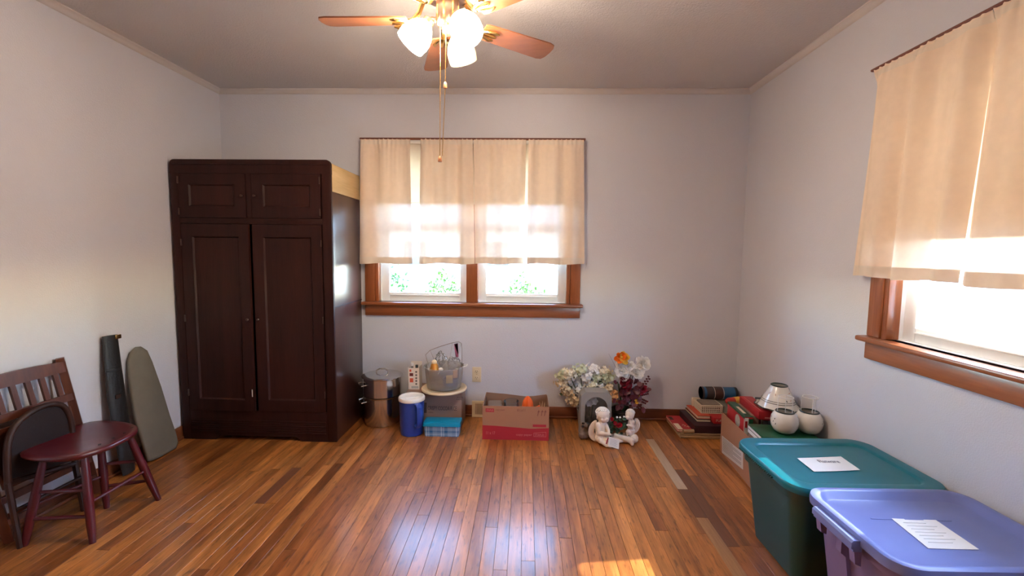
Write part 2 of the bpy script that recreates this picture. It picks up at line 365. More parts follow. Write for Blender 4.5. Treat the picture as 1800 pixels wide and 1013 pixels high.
BWX = (-1.144, .327); BWZ = (.90, 2.05)          # back window opening
RWY = (.575, 2.03); RWZ = (.92, 2.07)            # right window opening
w = MB(); w.box((XL-T, D, -.12), (BWX[0], D+T, HC+.1)); w.box((BWX[1], D, -.12), (XR+T, D+T, HC+.1)); w.box((BWX[0], D, -.12), (BWX[1], D+T, BWZ[0])); w.box((BWX[0], D, BWZ[1]), (BWX[1], D+T, HC+.1))
structure(w.build('wall_back', m_wall, sharp=None), 'pale grey painted back wall around the double window', 'wall')
w = MB(); w.box((XR, YB, -.12), (XR+T, RWY[0], HC+.1)); w.box((XR, RWY[1], -.12), (XR+T, D, HC+.1)); w.box((XR, RWY[0], -.12), (XR+T, RWY[1], RWZ[0])); w.box((XR, RWY[0], RWZ[1]), (XR+T, RWY[1], HC+.1))
structure(w.build('wall_right', m_wall, sharp=None), 'pale grey painted side wall behind the storage totes', 'wall')
structure(MB().box((XL-T, YB, -.12), (XL, D, HC+.1)).build('wall_left', m_wall, sharp=None), 'pale grey painted side wall behind the ironing board', 'wall')
structure(MB().box((XL-T, YB-T, -.12), (XR+T, YB, HC+.1)).build('wall_front', m_wall, sharp=None), 'pale grey painted wall facing the double window', 'wall')
structure(MB().box((XL-T, YB-T, HC), (XR+T, D+T, HC+.12)).build('ceiling', m_ceil, sharp=None), 'grey textured ceiling above the fan', 'ceiling')
def crown(a, b, inn):
    a, b, inn = Vector(a), Vector(b), Vector(inn); prof = [(0, 0), (.03, 0), (.03, -.006), (.022, -.012), (.014, -.02), (.011, -.028), (.005, -.032), (0, -.034)]
    mb = MB(); n = len(prof); vs = [p+inn*q[0]+Vector((0, 0, q[1])) for p in (a, b) for q in prof]
    return mb.add(vs, [(i, (i+1) % n, n+(i+1) % n, n+i) for i in range(n)]+[tuple(range(n)), tuple(range(2*n-1, n-1, -1))])
structure(crown((XL, YB, HC), (XL, D, HC), (1,0,0)).build('trim_1', m_trimpaint), 'thin painted ceiling moulding above the ironing board wall', 'trim')
structure(crown((XL, D, HC), (XR, D, HC), (0,-1,0)).build('trim_2', m_trimpaint), 'thin painted ceiling moulding above the double window', 'trim')
structure(crown((XR, YB, HC), (XR, D, HC), (-1,0,0)).build('trim_3', m_trimpaint), 'thin painted ceiling moulding above the storage totes', 'trim')
def baseboard(name, lo, hi, slo, shi, label):
    o = MB().rbox(lo, hi, .004).build(name, m_base); structure(o, label, 'baseboard'); ORG[o.name] = Vector((0,0,0))
    MB().rbox(slo, shi, .006, 3).build('shoe_moulding', m_base, o)
baseboard('baseboard_back', (XL, D-.014, 0), (XR, D, .088), (XL+.03, D-.026, 0), (XR-.03, D-.014, .018), 'stained wooden baseboard under the double window')
baseboard('baseboard_right', (XR-.014, YB, 0), (XR, D-.03, .088), (XR-.026, YB, 0), (XR-.014, D-.03, .018), 'stained wooden baseboard behind the storage totes')
baseboard('baseboard_left', (XL, YB, 0), (XL+.014, D-.03, .088), (XL+.014, YB, 0), (XL+.026, D-.03, .018), 'stained wooden baseboard behind the slat-back chair')
# door in the unseen wall
d = MB().rbox((-.75, YB, .005), (.06, YB+.03, 2.03), .003).build('door_1', m_trimz); structure(d, 'plain stained door in the wall facing the double window', 'door'); ORG[d.name] = Vector((0,0,0))
MB().ball((-.02, YB+.07, .95), .028).tube([(-.02, YB+.03, .95), (-.02, YB+.06, .95)], .012).build('door_knob', m_brass, d)

# windows, authored in (s along wall, o inward, z) coordinates
def window(name, label, P, s0, s1, z0, z1, mull, mA, mV):
    r = bpy.data.objects.new(name, None); col.objects.link(r); ORG[r.name] = Vector((0,0,0)); structure(r, label, 'window')
    def B(n, m, boxes, rad=.003, par=r):
        mb = MB()
        for (a, o0, b, c, o1, d_) in boxes:
            p, q = P(a, o0, b), P(c, o1, d_); lo = Vector([min(x, y) for x, y in zip(p, q)]); hi = Vector([max(x, y) for x, y in zip(p, q)]); mb.rbox(lo, hi, rad)
        return mb.build(n, m, par)
    for (a, c) in ((s0-.094, s0-.018), (s1+.018, s1+.094)):
        B('side_casing', mV, [(a, 0, z0, c, .02, z1+.02)], .006)
    for (a, c) in ((s0-.017, s0+.011), (s1-.011, s1+.017)): B('stop_bead', mV, [(a, -.046, z0, c, .012, z1)])
    B('head_casing', mA, [(s0-.094, 0, z1, s1+.094, .02, z1+.085)], .006)
    B('mullion', mV, [(mull-.044, -.045, z0, mull+.044, .018, z1)])
    st = B('stool', mA, [(s0-.115, -.045, z0-.024, s1+.115, .058, z0)], .008)
    B('apron', mA, [(s0-.096, 0, z0-.108, s1+.096, .022, z0-.024)], .006)
    B('jamb_liner', m_vinyl, [(s0, -.15, z0, s0+.012, -.045, z1), (s1-.012, -.15, z0, s1, -.045, z1), (s0, -.15, z1-.012, s1, -.045, z1), (s0, -.16, z0-.01, s1, -.045, z0+.004)], .002)
    for (a, c) in ((s0+.012, mull-.04), (mull+.04, s1-.012)):
        zm = (z0+z1)/2
        for nm, lo, hi, o in (('lower_sash', z0+.004, zm+.02, -.075), ('upper_sash', zm-.02, z1-.012, -.110)):
            fw = .062
            s = B(nm, m_vinyl, [(a, o-.016, lo, a+fw, o+.016, hi), (c-fw, o-.016, lo, c, o+.016, hi), (a+fw, o-.016, lo, c-fw, o+.016, lo+fw), (a+fw, o-.016, hi-.045, c-fw, o+.016, hi)], .004)
            B('pane', m_pane, [(a+fw-.004, o-.004, lo+fw-.004, c-fw+.004, o+.000, hi-.041)], .0005, s)
            if nm == 'lower_sash':
                B('lift_rail', m_vinyl, [(a+.07, o+.016, lo+.038, c-.07, o+.026, lo+.046)], .003, s)
    return r
window('window_1', 'double sash window with stained wood trim in the back wall', lambda s, o, z: Vector((s, D-o, z)), BWX[0], BWX[1], BWZ[0], BWZ[1], -.408, m_trimx, m_trimz)
window('window_2', 'double sash window with stained wood trim above the totes', lambda s, o, z: Vector((XR-o, s, z)), RWY[0], RWY[1], RWZ[0], RWZ[1], 1.30, m_trimy, m_trimz)

# roller shades
def shade(P, s0, s1, z0, z1, label):
    a = P(s0, .045, z1); t = thing('roller_shade', P((s0+s1)/2, .045, z0), label, 'roller shade')
    mb = MB().tube([P(s0, .04, z1+.0), P(s1, .04, z1+.0)], .014, 12); mb.build('roller', m_white, t)
    mb = MB(); d_ = .0012
    p = [P(s0, .028, z0), P(s1, .028, z0), P(s1, .028, z1), P(s0, .028, z1)]; nrm = (P(0, 1, 0)-P(0, 0, 0))*d_
    mb.prism(p, nrm).build('shade_cloth', m_shade, t, sharp=None)
    mb = MB().tube([P(s0, .0288, z0), P(s1, .0288, z0)], .006, 8); mb.build('bottom_slat', m_shade, t)
PB = lambda s, o, z: Vector((s, D-o, z)); PR = lambda s, o, z: Vector((XR-o, s, z))
shade(PB, -1.19, -.415, 1.655, 2.105, 'cream roller shade half lowered in back window beside the wardrobe')
shade(PB, -.40, .37, 1.655, 2.105, 'cream roller shade half lowered in back window, farther from wardrobe')
shade(PR, 1.31, 2.07, 1.37, 2.125, 'cream roller shade in window above totes, towards the room corner')
shade(PR, .53, 1.29, 1.37, 2.125, 'cream roller shade in window above totes, away from the room corner')

# curtains
def curtain(P, top, bot, zt, zb, label, seed, group, fab=None, off=.072, folds=None):
    t0, t1 = top; b0, b1 = bot; rd = random.Random(seed); W = abs(t1-t0); nf = folds or max(4, int(W/.075))
    t = thing('curtain', P((t0+t1)/2, off, zb), label, 'curtain', group)
    ph = [rd.uniform(0, 6.28) for _ in range(8)]; am = [rd.uniform(.5, 1.2) for _ in range(8)]
    def fold(u, v):   # v 0 bottom 1 top
        hdr = max(0, (v-.93)/.07)
        a = .0165*(1-hdr)*(am[0]*math.sin(u*nf*6.28*.5+ph[0]+.5*math.sin(v*3+ph[2]))+.6*am[1]*math.sin(u*nf*6.28*.83+ph[1]))
        b = .0045*hdr*math.sin(u*W/.017*6.28*.5+ph[3])+.003*math.sin(u*W/.03*6.28+ph[4])*max(0, v-.6)
        return a+b
    def pt(u, v):
        s = (b0+(b1-b0)*u)*(1-v)+(t0+(t1-t0)*u)*v+.004*math.sin(u*nf*3.1+ph[5])*(1-v)
        z = zb+(zt-zb)*v+(.004*math.sin(u*9+ph[6]) if v < .02 else 0)+(.004*math.sin(u*W/.02*6.28*.5+ph[7]) if v > .98 else 0)
        return P(s, off+fold(u, v), z)
    nu = max(40, int(W/.006)); hv = .05/(zt-zb)
    MB().grid(nu, 36, pt).build('fabric', fab or m_curtain, t, sharp=80)
    def hp(u, v): q = pt(u, v*hv); n = P(0, 1, 0)-P(0, 0, 0); return q+n*.0012
    MB().grid(nu, 2, hp).build('hem', m_hem, t, sharp=80)
    def tp(u, v): q = pt(u, .955+v*.03); n = P(0, 1, 0)-P(0, 0, 0); return q+n*.0012
    MB().grid(nu, 2, tp).build('rod_pocket', m_hem, t, sharp=80)
G = 'cream cafe curtains on the back window'
k = .981
curtain(PB, (-1.231, -.862), (-1.258, -.853), 2.122, 1.196, 'cream curtain panel hanging beside the wardrobe', 1, G)
curtain(PB, (-.786, -.398), (-.80, -.385), 2.122, 1.200, 'cream curtain panel behind the fan pull chains', 2, G)
curtain(PB, (-.392, -.006), (-.378, -.012), 2.122, 1.203, 'cream curtain panel between the pull chains panel and the outermost panel', 3, G)
curtain(PB, (.012, .417), (.008, .446), 2.122, 1.206, 'outermost cream curtain panel on the side toward the totes', 4, G)
G = 'cream curtains on the window above the totes'
curtain(PR, (2.133, 1.615), (2.185, 1.662), 2.135, 1.20, 'cream curtain panel above the totes, nearest the room corner', 5, G, fab=m_curtain2, folds=6)
curtain(PR, (1.61, 1.10), (1.655, 1.115), 2.135, 1.195, 'cream curtain panel above the totes, second from the room corner', 6, G, fab=m_curtain2, folds=6)
curtain(PR, (1.095, .78), (1.11, .77), 2.135, 1.195, 'cream curtain panel above the totes, third from the room corner', 8, G, fab=m_curtain2, folds=4)
curtain(PR, (.77, .47), (.76, .42), 2.135, 1.195, 'cream curtain panel above the totes, farthest from the room corner', 9, G, fab=m_curtain2, folds=4)
def rod(P, s0, s1, z, label):
    t = thing('curtain_rod', P((s0+s1)/2, .072, z), label, 'curtain rod')
    MB().tube([P(s0, .072, z), P(s1, .072, z)], .006, 8).build('rod', m_brownrod, t)
    for s in (s0, s1): MB().tube([P(s, .02, z), P(s, .072, z)], .006, 6).build('bracket', m_brownrod, t)
rod(PB, -1.236, .424, 2.122, 'thin brown curtain rod across the back window')
rod(PR, .45, 2.14, 2.135, 'thin brown curtain rod above the window by the totes')

# ------------------------------------------------------------------ outdoors
gm = mat('pale_driveway', (.55, .53, .49), .9, var=.15, vs=1.2)
lm = mat('sunlit_lawn', (.20, .30, .08), .95, var=.4, vs=3)
g = MB().box((-60, -40, -.75), (60, 80, -.62)).build('ground', gm, sharp=None); structure(g, 'sunlit pale ground outside the windows', 'ground')
g2 = MB().box((-14, 9.5, -.62), (14, 13, -.60)).build('lawn', lm, sharp=None); structure(g2, 'strip of lawn beyond the shrubs outside the back window', 'lawn')
m_l1 = mat('hedge_leaf', (.10, .20, .025), .55, var=.5, vs=9); m_l2 = mat('shrub_leaf', (.06, .16, .03), .55, var=.5, vs=9)
m_bark = mat('bark', (.15, .10, .06), .9)
def shrub(c, rad, n, m, label, seed, size=.06):
    rd = random.Random(seed); c = Vector(c); t = thing('shrub', (c.x, c.y, -.62), label, 'shrub', 'shrubs outside the back window'); mb = MB()
    for i in range(n):
        d_ = Vector((rd.gauss(0, 1), rd.gauss(0, 1), rd.gauss(0, 1))).normalized(); q = rd.uniform(.6, 1.04)*(1+.12*math.sin(d_.x*7+seed)*math.cos(d_.z*6))
        p = c+Vector((d_.x*rad[0], d_.y*rad[1], d_.z*rad[2]))*q
        if p.z < -.6: continue
        mb.petal(p, (rd.gauss(0, 1), rd.gauss(0, 1), rd.gauss(0, 1)), d_+Vector((0, 0, .4)), size*rd.uniform(.7, 1.4), size*.6, .2)
    f = mb.build('foliage', m, t, sharp=None); f['kind'] = 'stuff'
    MB().tube([(c.x, c.y, -.62), (c.x+.03, c.y, c.z)], [.05, .02], 6).build('stem', m_bark, t)
shrub((-2.02, 5.6, .40), (.58, .55, .88), 2800, m_l2, 'tall leafy green shrub outside the pane beside the wardrobe', 1)
shrub((-.97, 5.4, .27), (.40, .45, .72), 2600, m_l1, 'rounded yellow-green shrub outside the pane beside the wardrobe', 2)
shrub((.0, 5.4, .25), (.40, .45, .72), 2600, m_l1, 'rounded yellow-green shrub outside the middle of the back window', 3)
shrub((.97, 5.4, .27), (.40, .45, .72), 2600, m_l1, 'rounded yellow-green shrub outside the pane toward the totes', 4)
nh = thing('house', (2.0, 26, -.62), 'pale house with a low roof far across the street', 'house')
MB().box((-9, 24, -.62), (11, 31, 2.4)).build('house_wall', mat('pale_siding', (.7, .7, .68), .8), nh, sharp=None)
MB().prism([(-9.6, 23.4, 2.4), (-9.6, 31.6, 2.4), (-9.6, 27.5, 4.6)], (21.2, 0, 0)).build('roof', mat('grey_roof', (.22, .22, .24), .9), nh, sharp=None)
for wx in (-6, -1.5, 3, 7.5): MB().rbox((wx-.6, 23.94, .5), (wx+.6, 24.02, 1.8), .02).build('house_window', mat('dark_window', (.08, .1, .12), .2), nh)

# ------------------------------------------------------------------ ceiling fan
FX, FY = -.338, 1.93
fan = thing('ceiling_fan', (FX, FY, HC), 'five-blade ceiling fan with three lit glass shades and pull chains', 'ceiling fan')
m_blade = wood('fan_blade_wood', (.22, .075, .03), (.36, .13, .055), axis=0, rough=.4, coat=.2)
m_bronze = mat('dark_bronze', (.10, .06, .05), .35, .8); m_nickel = mat('warm_nickel', (.70, .50, .36), .28, 1)
m_antbrass = mat('polished_brass', (.90, .58, .22), .2, 1)
MB().lathe([(.065, .0), (.065, -.02), (.05, -.035), (.03, -.04)], (FX, FY, HC)).build('canopy', m_bronze, fan)
MB().lathe([(.03, -.035), (.05, -.04), (.10, -.055), (.115, -.075), (.115, -.12), (.10, -.145), (.07, -.155), (.05, -.165)], (FX, FY, HC)).build('motor_housing', m_bronze, fan)
for i in range(5):
    a = R(35+72*i); M = Matrix.Translation((FX, FY, 2.257))@Matrix.Rotation(a, 4, 'Z')@Matrix.Rotation(R(-11), 4, 'X')
    out = [(.165, -.045), (.18, -.05), (.50, -.062), (.525, -.055), (.535, -.035), (.538, 0), (.535, .035), (.525, .055), (.50, .062), (.18, .05), (.165, .045)]
    mb = MB(); mb.prism([(x, y, 0) for x, y in out], (0, 0, .006)); mb.v = [M@v for v in mb.v]; bl = mb.build('blade', m_blade, fan)
    mb = MB(); q = Matrix.Translation((FX, FY, 0))@Matrix.Rotation(a, 4, 'Z')
    mb.tube([q@Vector(p) for p in ((.085, 0, 2.35), (.105, 0, 2.33), (.12, 0, 2.29), (.145, 0, 2.262), (.17, 0, 2.252))], [.012, .011, .010, .011, .012], 8)
    for s in (-1, 0, 1): mb.tube([q@Vector(p) for p in ((.155, 0, 2.255), (.18, s*.022, 2.252), (.215, s*.034, 2.250), (.235, s*.03, 2.250))], [.009, .008, .009, .004], 8)
    mb.build('blade_iron', m_antbrass, bl)
MB().lathe([(.045, 2.335), (.048, 2.33), (.048, 2.245), (.042, 2.235), (.025, 2.228), (.018, 2.21), (.010, 2.20)], (FX, FY, 0)).build('light_fitter', m_nickel, fan)
m_glow = emit('lit_frosted_glass', (1, .80, .60), 52); m_dim = emit('dim_frosted_glass', (1, .80, .50), .2, (.62, .50, .30)); m_bulb = emit('bulb', (1, .8, .55), 20)
for ang, sh in ((192, 1), (-48, 1), (72, .25)):
    a = R(ang); ax = Vector((math.cos(a)*.62, math.sin(a)*.62, -.78)).normalized(); st = Vector((FX, FY, 2.255))+Vector((math.cos(a), math.sin(a), 0))*.045
    nk = st+Vector((math.cos(a)*.03, math.sin(a)*.03, -.005)); q = ax.to_track_quat('Z', 'Y').to_matrix()
    arm = MB().tube([st, st+Vector((math.cos(a)*.018, math.sin(a)*.018, .002)), nk+ax*.01], .011, 8).lathe([(.022, -.004), (.024, .0), (.024, .022), (.02, .026)], nk, 16, q).build('lamp_arm', m_nickel, fan)
    shd = MB().lathe([(.024, .016), (.036, .028), (.052, .05), (.062, .078), (.064, .10), (.061, .128), (.059, .128), (.062, .10), (.060, .078), (.050, .052), (.034, .031), (.022, .02)], nk, 28, q, False, False).build('lamp_shade', m_glow if sh == 1 else m_dim, fan, sharp=60)
    MB().ball(nk+ax*.06, (.024, .024, .03), 12, q).build('bulb', m_bulb if sh == 1 else m_white, shd)
    pl_ = bpy.data.lights.new('bulb_light', 'SPOT'); pl_.energy = LAMP*(1.3 if sh == 1 else .3); pl_.color = (1, .82, .64); pl_.shadow_soft_size = .045; pl_.spot_size = R(165); pl_.spot_blend = .6
    po = bpy.data.objects.new('bulb_light', pl_); col.objects.link(po); po.parent = fan; po.location = nk+ax*.128-Vector((FX, FY, HC)); po.rotation_euler = ax.to_track_quat('-Z', 'Y').to_euler()
m_fob = mat('wooden_fob', (.45, .19, .09), .4)
c1 = [Vector((FX-.028, FY-.01, 2.235)), Vector((FX-.03, FY-.02, 1.70))]
mb = MB().tube(c1, .0014, 5)
for i in range(120): mb.ball(c1[0].lerp(c1[1], i/119), .0021, 4)
ch = mb.build('pull_chain', m_antbrass, fan); MB().lathe([(.003, .0), (.006, -.006), (.009, -.022), (.008, -.026)], c1[1], 12).build('fob', m_fob, ch)
c2 = [Vector((FX+.0, FY-.035, 2.235)), Vector((FX-.004, FY-.035, 1.985)), Vector((FX-.018, FY-.03, 1.70))]
mb = MB().tube(c2, .0014, 5)
for i in range(120): mb.ball(c2[0].lerp(c2[1], i/60) if i < 60 else c2[1].lerp(c2[2], (i-60)/59), .0021, 4)
ch = mb.build('pull_chain', m_antbrass, fan); MB().lathe([(.003, .012), (.006, .008), (.0085, -.010), (.007, -.014)], c2[1], 12).build('fob', m_fob, ch)

# ------------------------------------------------------------------ wardrobe
WX0, WX1, WY0, WY1, WH = -2.318, -1.258, 2.863, 3.37, 1.872
wr = thing('wardrobe', ((WX0+WX1)/2, (WY0+WY1)/2, 0), 'tall dark mahogany wardrobe with two upper and two lower doors', 'wardrobe')
def fx(px, py): p = at(px, py, 1, WY0); return p.x, p.z
# carcass: sides, back, shelf, plain
b = MB(); b.box((WX0+.004, WY0+.02, .02), (WX0+.022, WY1, 1.84)); b.box((WX0+.022, WY1-.012, .08), (WX1-.022, WY1, 1.84)); b.box((WX0+.022, WY0+.02, 1.47), (WX1-.022, WY1-.012, 1.488)); b.box((WX0+.022, WY0+.03, .19), (WX1-.022, WY1-.012, .205))
b.box((WX0+.004, WY0+.02, 1.835), (WX1-.004, WY1, 1.853)); b.build('carcass', m_ward, wr)
sp_ = MB().rbox((WX1-.022, WY0+.02, 0), (WX1-.003, WY1, 1.672), .002); sp_.build('side_panel', m_wardside, wr)
MB().box((WX1-.0035, WY0+.02, .912), (WX1-.001, WY1, .920)).build('side_seam', m_ward, wr)
MB().rbox((WX1-.022, WY0+.02, 1.674), (WX1-.001, WY1, 1.852), .002).build('bare_top_band', m_ply, wr)['label'] = 'unpainted plywood band'
# front frame with rounded upper corners, openings left for doors
def rr(x0, x1, z0, z1, r, y, n=6):
    pts = [(x0, y, z0), (x1, y, z0)]
    for k in range(n+1): a = R(90*k/n); pts.append((x1-r+r*math.cos(a), y, z1-r+r*math.sin(a)))
    for k in range(n+1): a = R(90+90*k/n); pts.append((x0+r+r*math.cos(a), y, z1-r+r*math.sin(a)))
    return pts
mb = MB(); mb.prism(rr(WX0, WX1, 1.782, WH, .032, WY0), (0, .022, 0)); mb.build('top_rail', m_ward, wr)
MB().rbox((WX0+.02, WY0-.006, WH-.034), (WX1-.02, WY0, WH-.028), .002).build('bead', m_ward, wr)
mb = MB(); mb.rbox((WX0, WY0, 0), (WX0+.055, WY0+.022, 1.785), .003); mb.build('stile', m_ward, wr)
mb = MB(); mb.rbox((WX1-.062, WY0, 0), (WX1, WY0+.022, 1.785), .003); mb.build('stile', m_ward, wr)
MB().box((-1.815, WY0+.001, 1.49), (-1.783, WY0+.022, 1.785)).build('centre_stile', m_ward, wr)
MB().rbox((WX0+.055, WY0, 1.458), (WX1-.062, WY0+.022, 1.497), .002).build('mid_rail', m_ward, wr)
# plinth with grooves and bracket cut-out
xa, xb = WX0+.055, WX1-.062
out = [(xa, .0), (-2.09, .0), (-2.075, .012), (-2.045, .03), (-1.54, .03), (-1.51, .012), (-1.495, 0), (xb, 0), (xb, .205), (xa, .205)]
pln = MB().prism([(x, WY0+.002, z) for x, z in out], (0, .02, 0)).build('plinth', m_ward, wr)
for k in range(6): MB().rbox((xa+.01, WY0-.003, .052+k*.0155), (xb-.01, WY0+.004, .062+k*.0155), .002).build('reed', m_ward, pln)
def door(x0, x1, z0, z1, px0, px1, pz0, pz1, hinge, rot=0):
    o = [(x0, 0, z0), (x1, 0, z0), (x1, 0, z1), (x0, 0, z1)]; i_ = [(px0, 0, pz0), (px1, 0, pz0), (px1, 0, pz1), (px0, 0, pz1)]
    hx = x0 if hinge < 0 else x1; M = Matrix.Translation((hx, WY0-.004, 0))@Matrix.Rotation(rot, 4, 'Z')@Matrix.Translation((-hx, 0, 0))
    mb = MB().ring(o, i_, (0, .02, 0)); mb.v = [M@v for v in mb.v]; dr = mb.build('door', m_ward, wr)
    mb = MB(); i2 = [(px0+.008, .010, pz0+.008), (px1-.008, .010, pz0+.008), (px1-.008, .010, pz1-.008), (px0+.008, .010, pz1-.008)]
    mb.add(i_+i2, [(0, 1, 5, 4), (1, 2, 6, 5), (2, 3, 7, 6), (3, 0, 4, 7), (4, 5, 6, 7)]); mb.v = [M@(v+Vector((0, .001, 0))) for v in mb.v]
    mb.build('door_panel', m_wardp, dr, sharp=10)
    hs = (z0+.04, z1-.04) if z1-z0 < .5 else (z0+.12, (z0+z1)/2, z1-.12)
    for hz in hs:
        q = M@Vector((hx-hinge*.001, -.004, hz)); MB().tube([q-Vector((0, 0, .022)), q+Vector((0, 0, .022))], .0045, 8).build('hinge', m_bronze, dr)
    kx = (x1-.022) if hinge < 0 else (x0+.022); kz = (z0+z1)/2+(.0 if z1-z0 < .5 else .0)
    q = M@Vector((kx, -.001, kz)); mb = MB().lathe([(.006, 0), (.006, .004), (.009, .010), (.006, .014)], q, 12, Matrix.Rotation(R(90), 3, 'X')); mb.build('knob', m_bronze, dr)
    return dr
door(-2.262, -1.819, 1.498, 1.780, -2.196, -1.893, 1.572, 1.712, -1)
door(-1.779, -1.328, 1.498, 1.780, -1.705, -1.395, 1.570, 1.712, 1)
door(-2.258, -1.803, .208, 1.456, -2.185, -1.868, .285, 1.375, -1, R(-1.6))
door(-1.782, -1.326, .208, 1.456, -1.712, -1.395, .285, 1.375, 1, R(.3))
MB().rbox((-1.816, WY0-.021, .31), (-1.811, WY0-.018, .36), .001).build('paper_scrap', m_paper, wr)

# ------------------------------------------------------------------ leaning things by the left wall
n_i = Vector((1, 0, .105)).normalized(); p_i = (-2.238, 2.6, 0)
def trI(px, py): return on(px, py, p_i, n_i)
out = [(263, 811), (240, 735), (229, 660), (228, 635), (232, 619), (241, 610), (251, 609), (260, 615), (269, 635), (285, 680), (300, 730), (312, 765), (315, 779), (312, 789), (303, 797), (285, 806), (270, 811)]
ib = thing('ironing_board', trI(285, 806)+Vector((-.01, 0, 0)), 'small tabletop ironing board in grey-green cover leaning on the wall', 'ironing board')
pts = [trI(*p) for p in out]; c_ = sum(pts, Vector())/len(pts)
for p in pts: p.z = max(p.z, .003)
mb = MB(); layers = [(.93, .0), (.985, .004), (1, .012), (.985, .022), (.93, .026)]; n = len(pts)
vs = [c_+(p-c_)*s-n_i*d_ for s, d_ in layers for p in pts]
for v in vs: v.z = max(v.z, .002)
fs = [tuple(range(n)), tuple(range(5*n-1, 4*n-1, -1))]+[(l*n+i, l*n+(i+1) % n, (l+1)*n+(i+1) % n, (l+1)*n+i) for l in range(4) for i in range(n)]
mb.add(vs, fs).build('padded_cover', m_iron, ib, sharp=60)
q = c_-n_i*.029; MB().tube([q+Vector((.012, -.05, -.2)), q+Vector((-.012, -.05, .2))], .004).tube([q+Vector((.012, .05, -.2)), q+Vector((-.012, .05, .2))], .004).build('folded_legs', m_steelw, ib)
n_c = Vector((1, 0, .075)).normalized(); p_c = (-2.252, 2.5, 0)
def trC(px, py): return on(px, py, p_c, n_c)
cl = [(193, 590, 14), (196, 620, 15), (199, 650, 16), (204, 690, 17), (210, 730, 17), (217, 770, 16), (223, 805, 15), (226, 822, 12)]
cp = [trC(x, y) for x, y, h in cl]; cp[-1].z = .012
bc = thing('long_case', (cp[-1].x, cp[-1].y, 0), 'long black leather case with brass clasp leaning between chair and ironing board', 'case')
mb = MB().tube(cp, [h*2.45/780 for *_, h in cl], 14, flat=.36, ref=(0, 1, 0)); mb.build('case_body', m_case, bc)
q = trC(201, 592)+Vector((.022, 0, 0)); MB().rbox(q-Vector((.004, .018, .012)), q+Vector((.004, .018, .012)), .004).build('clasp', m_brass, bc)
q = trC(201, 697)+Vector((.022, 0, 0)); MB().rbox(q-Vector((.003, .016, .012)), q+Vector((.003, .016, .012)), .003).build('buckle', m_bronze, bc)
q = trC(197, 655); MB().tube([q+Vector((.008, -.046, .02)), q+Vector((.025, -.02, .02)), q+Vector((.026, .02, .02)), q+Vector((.008, .046, .02))], .008, 6, flat=.3).build('strap', m_case, bc)

# slat-back chair folded against wall
n_s = Vector((1, 0, .10)).normalized(); p_s = (-2.236, 2, 0)
def trS(px, py): return on(px, py, p_s, n_s)
ex = trS(108, 637); yy0, yy1 = 1.70, ex.y
def SP_(y, z): return Vector((p_s[0]-.10*z, y, z))
sc_ = thing('slat_back_chair', SP_((yy0+yy1)/2, 0), 'brown wooden slat-back chair folded flat against the wall', 'chair')
pb = trS(140, 748)
def bar(a, b, w, t=.022): a, b = Vector(a), Vector(b); return MB().tube([a, b], w, 4, flat=t/w, ref=Vector((0, 1, 0)) if abs((b-a).normalized().z) > .5 else Vector((0, 0, 1)))
def post(y, dy): a, b = SP_(y, .745), SP_(y+dy, .012); return bar(a, b, .022)
k_ = (pb.y-ex.y)/(pb.z-ex.z)
post(yy1-.005, -k_*.72).build('post', m_chairwood, sc_); post(yy0, -k_*.72).build('post', m_chairwood, sc_)
def yof(y, z): return y+k_*(z-.735)
def rail(z, h, t=.018, arch=0):
    mb = MB(); N_ = 10; o = []
    for i in range(N_+1): u = i/N_; y = yof(yy0, z)+(yof(yy1, z)-yof(yy0, z))*u; o.append(SP_(y, z+h/2+arch*math.sin(u*math.pi)))
    for i in range(N_, -1, -1): u = i/N_; y = yof(yy0, z)+(yof(yy1, z)-yof(yy0, z))*u; o.append(SP_(y, z-h/2))
    return mb.prism(o, n_s*t)
rail(.700, .05, arch=.012).build('top_rail', m_chairwood, sc_); rail(.545, .035).build('lower_rail', m_chairwood, sc_); rail(.20, .03).build('stretcher', m_chairwood, sc_); rail(.10, .025).build('stretcher', m_chairwood, sc_)
for u in (.12, .27, .42, .57, .72, .87):
    y1 = yof(yy0, .68)+(yy1-yy0)*u; y2 = yof(yy0, .55)+(yy1-yy0)*u; mb = MB().prism([SP_(y1-.011, .682), SP_(y1+.011, .682), SP_(y2+.011, .555), SP_(y2-.011, .555)], n_s*.012); mb.build('slat', m_chairwood, sc_)
mb = MB().prism([SP_(yof(yy0+.03, .5), .50), SP_(yof(yy1-.03, .5), .50), SP_(yof(yy1-.03, .24), .24), SP_(yof(yy0+.03, .24), .24)], n_s*.016); mb.build('folded_seat', m_chairwood, sc_)

# dark round-backed chair leaning in front of it
n_d = Vector((1, 0, .07)).normalized(); p_d = (-2.175, 2, 0)
def trD(px, py): return on(px, py, p_d, n_d)
arch = [(14, 850), (12, 800), (14, 775), (22, 755), (36, 738), (55, 724), (76, 714), (95, 710), (108, 712), (118, 722), (124, 738), (128, 765), (132, 815)]
ap = [trD(*p) for p in arch]; c_ = sum(ap, Vector())/len(ap)
dc = thing('round_back_chair', (ap[0].x, c_.y, 0), 'dark brown chair with rounded upholstered back leaning behind the red stool', 'chair')
MB().prism([c_+(p-c_)*.93 for p in ap], n_d*-.012).build('back_panel', m_darkpad, dc)
MB().tube([ap[0]]+[q for i in range(len(ap)-1) for q in (ap[i]*.75+ap[i+1]*.25, ap[i]*.25+ap[i+1]*.75)]+[ap[-1]], .013, 10).build('back_frame', m_darkchair, dc)
a, b2 = ap[0], ap[-1]
for p, q in ((a, Vector((-2.165, a.y+.0, .0))), (b2, Vector((-2.165, b2.y, .0)))): MB().tube([p, q], [.013, .011], 8).build('leg', m_darkchair, dc)
MB().tube([Vector((-2.17, a.y, .17)), Vector((-2.17, b2.y, .17))], .008).build('stretcher', m_darkchair, dc)
MB().tube([a, b2], .012).build('back_rail', m_darkchair, dc)

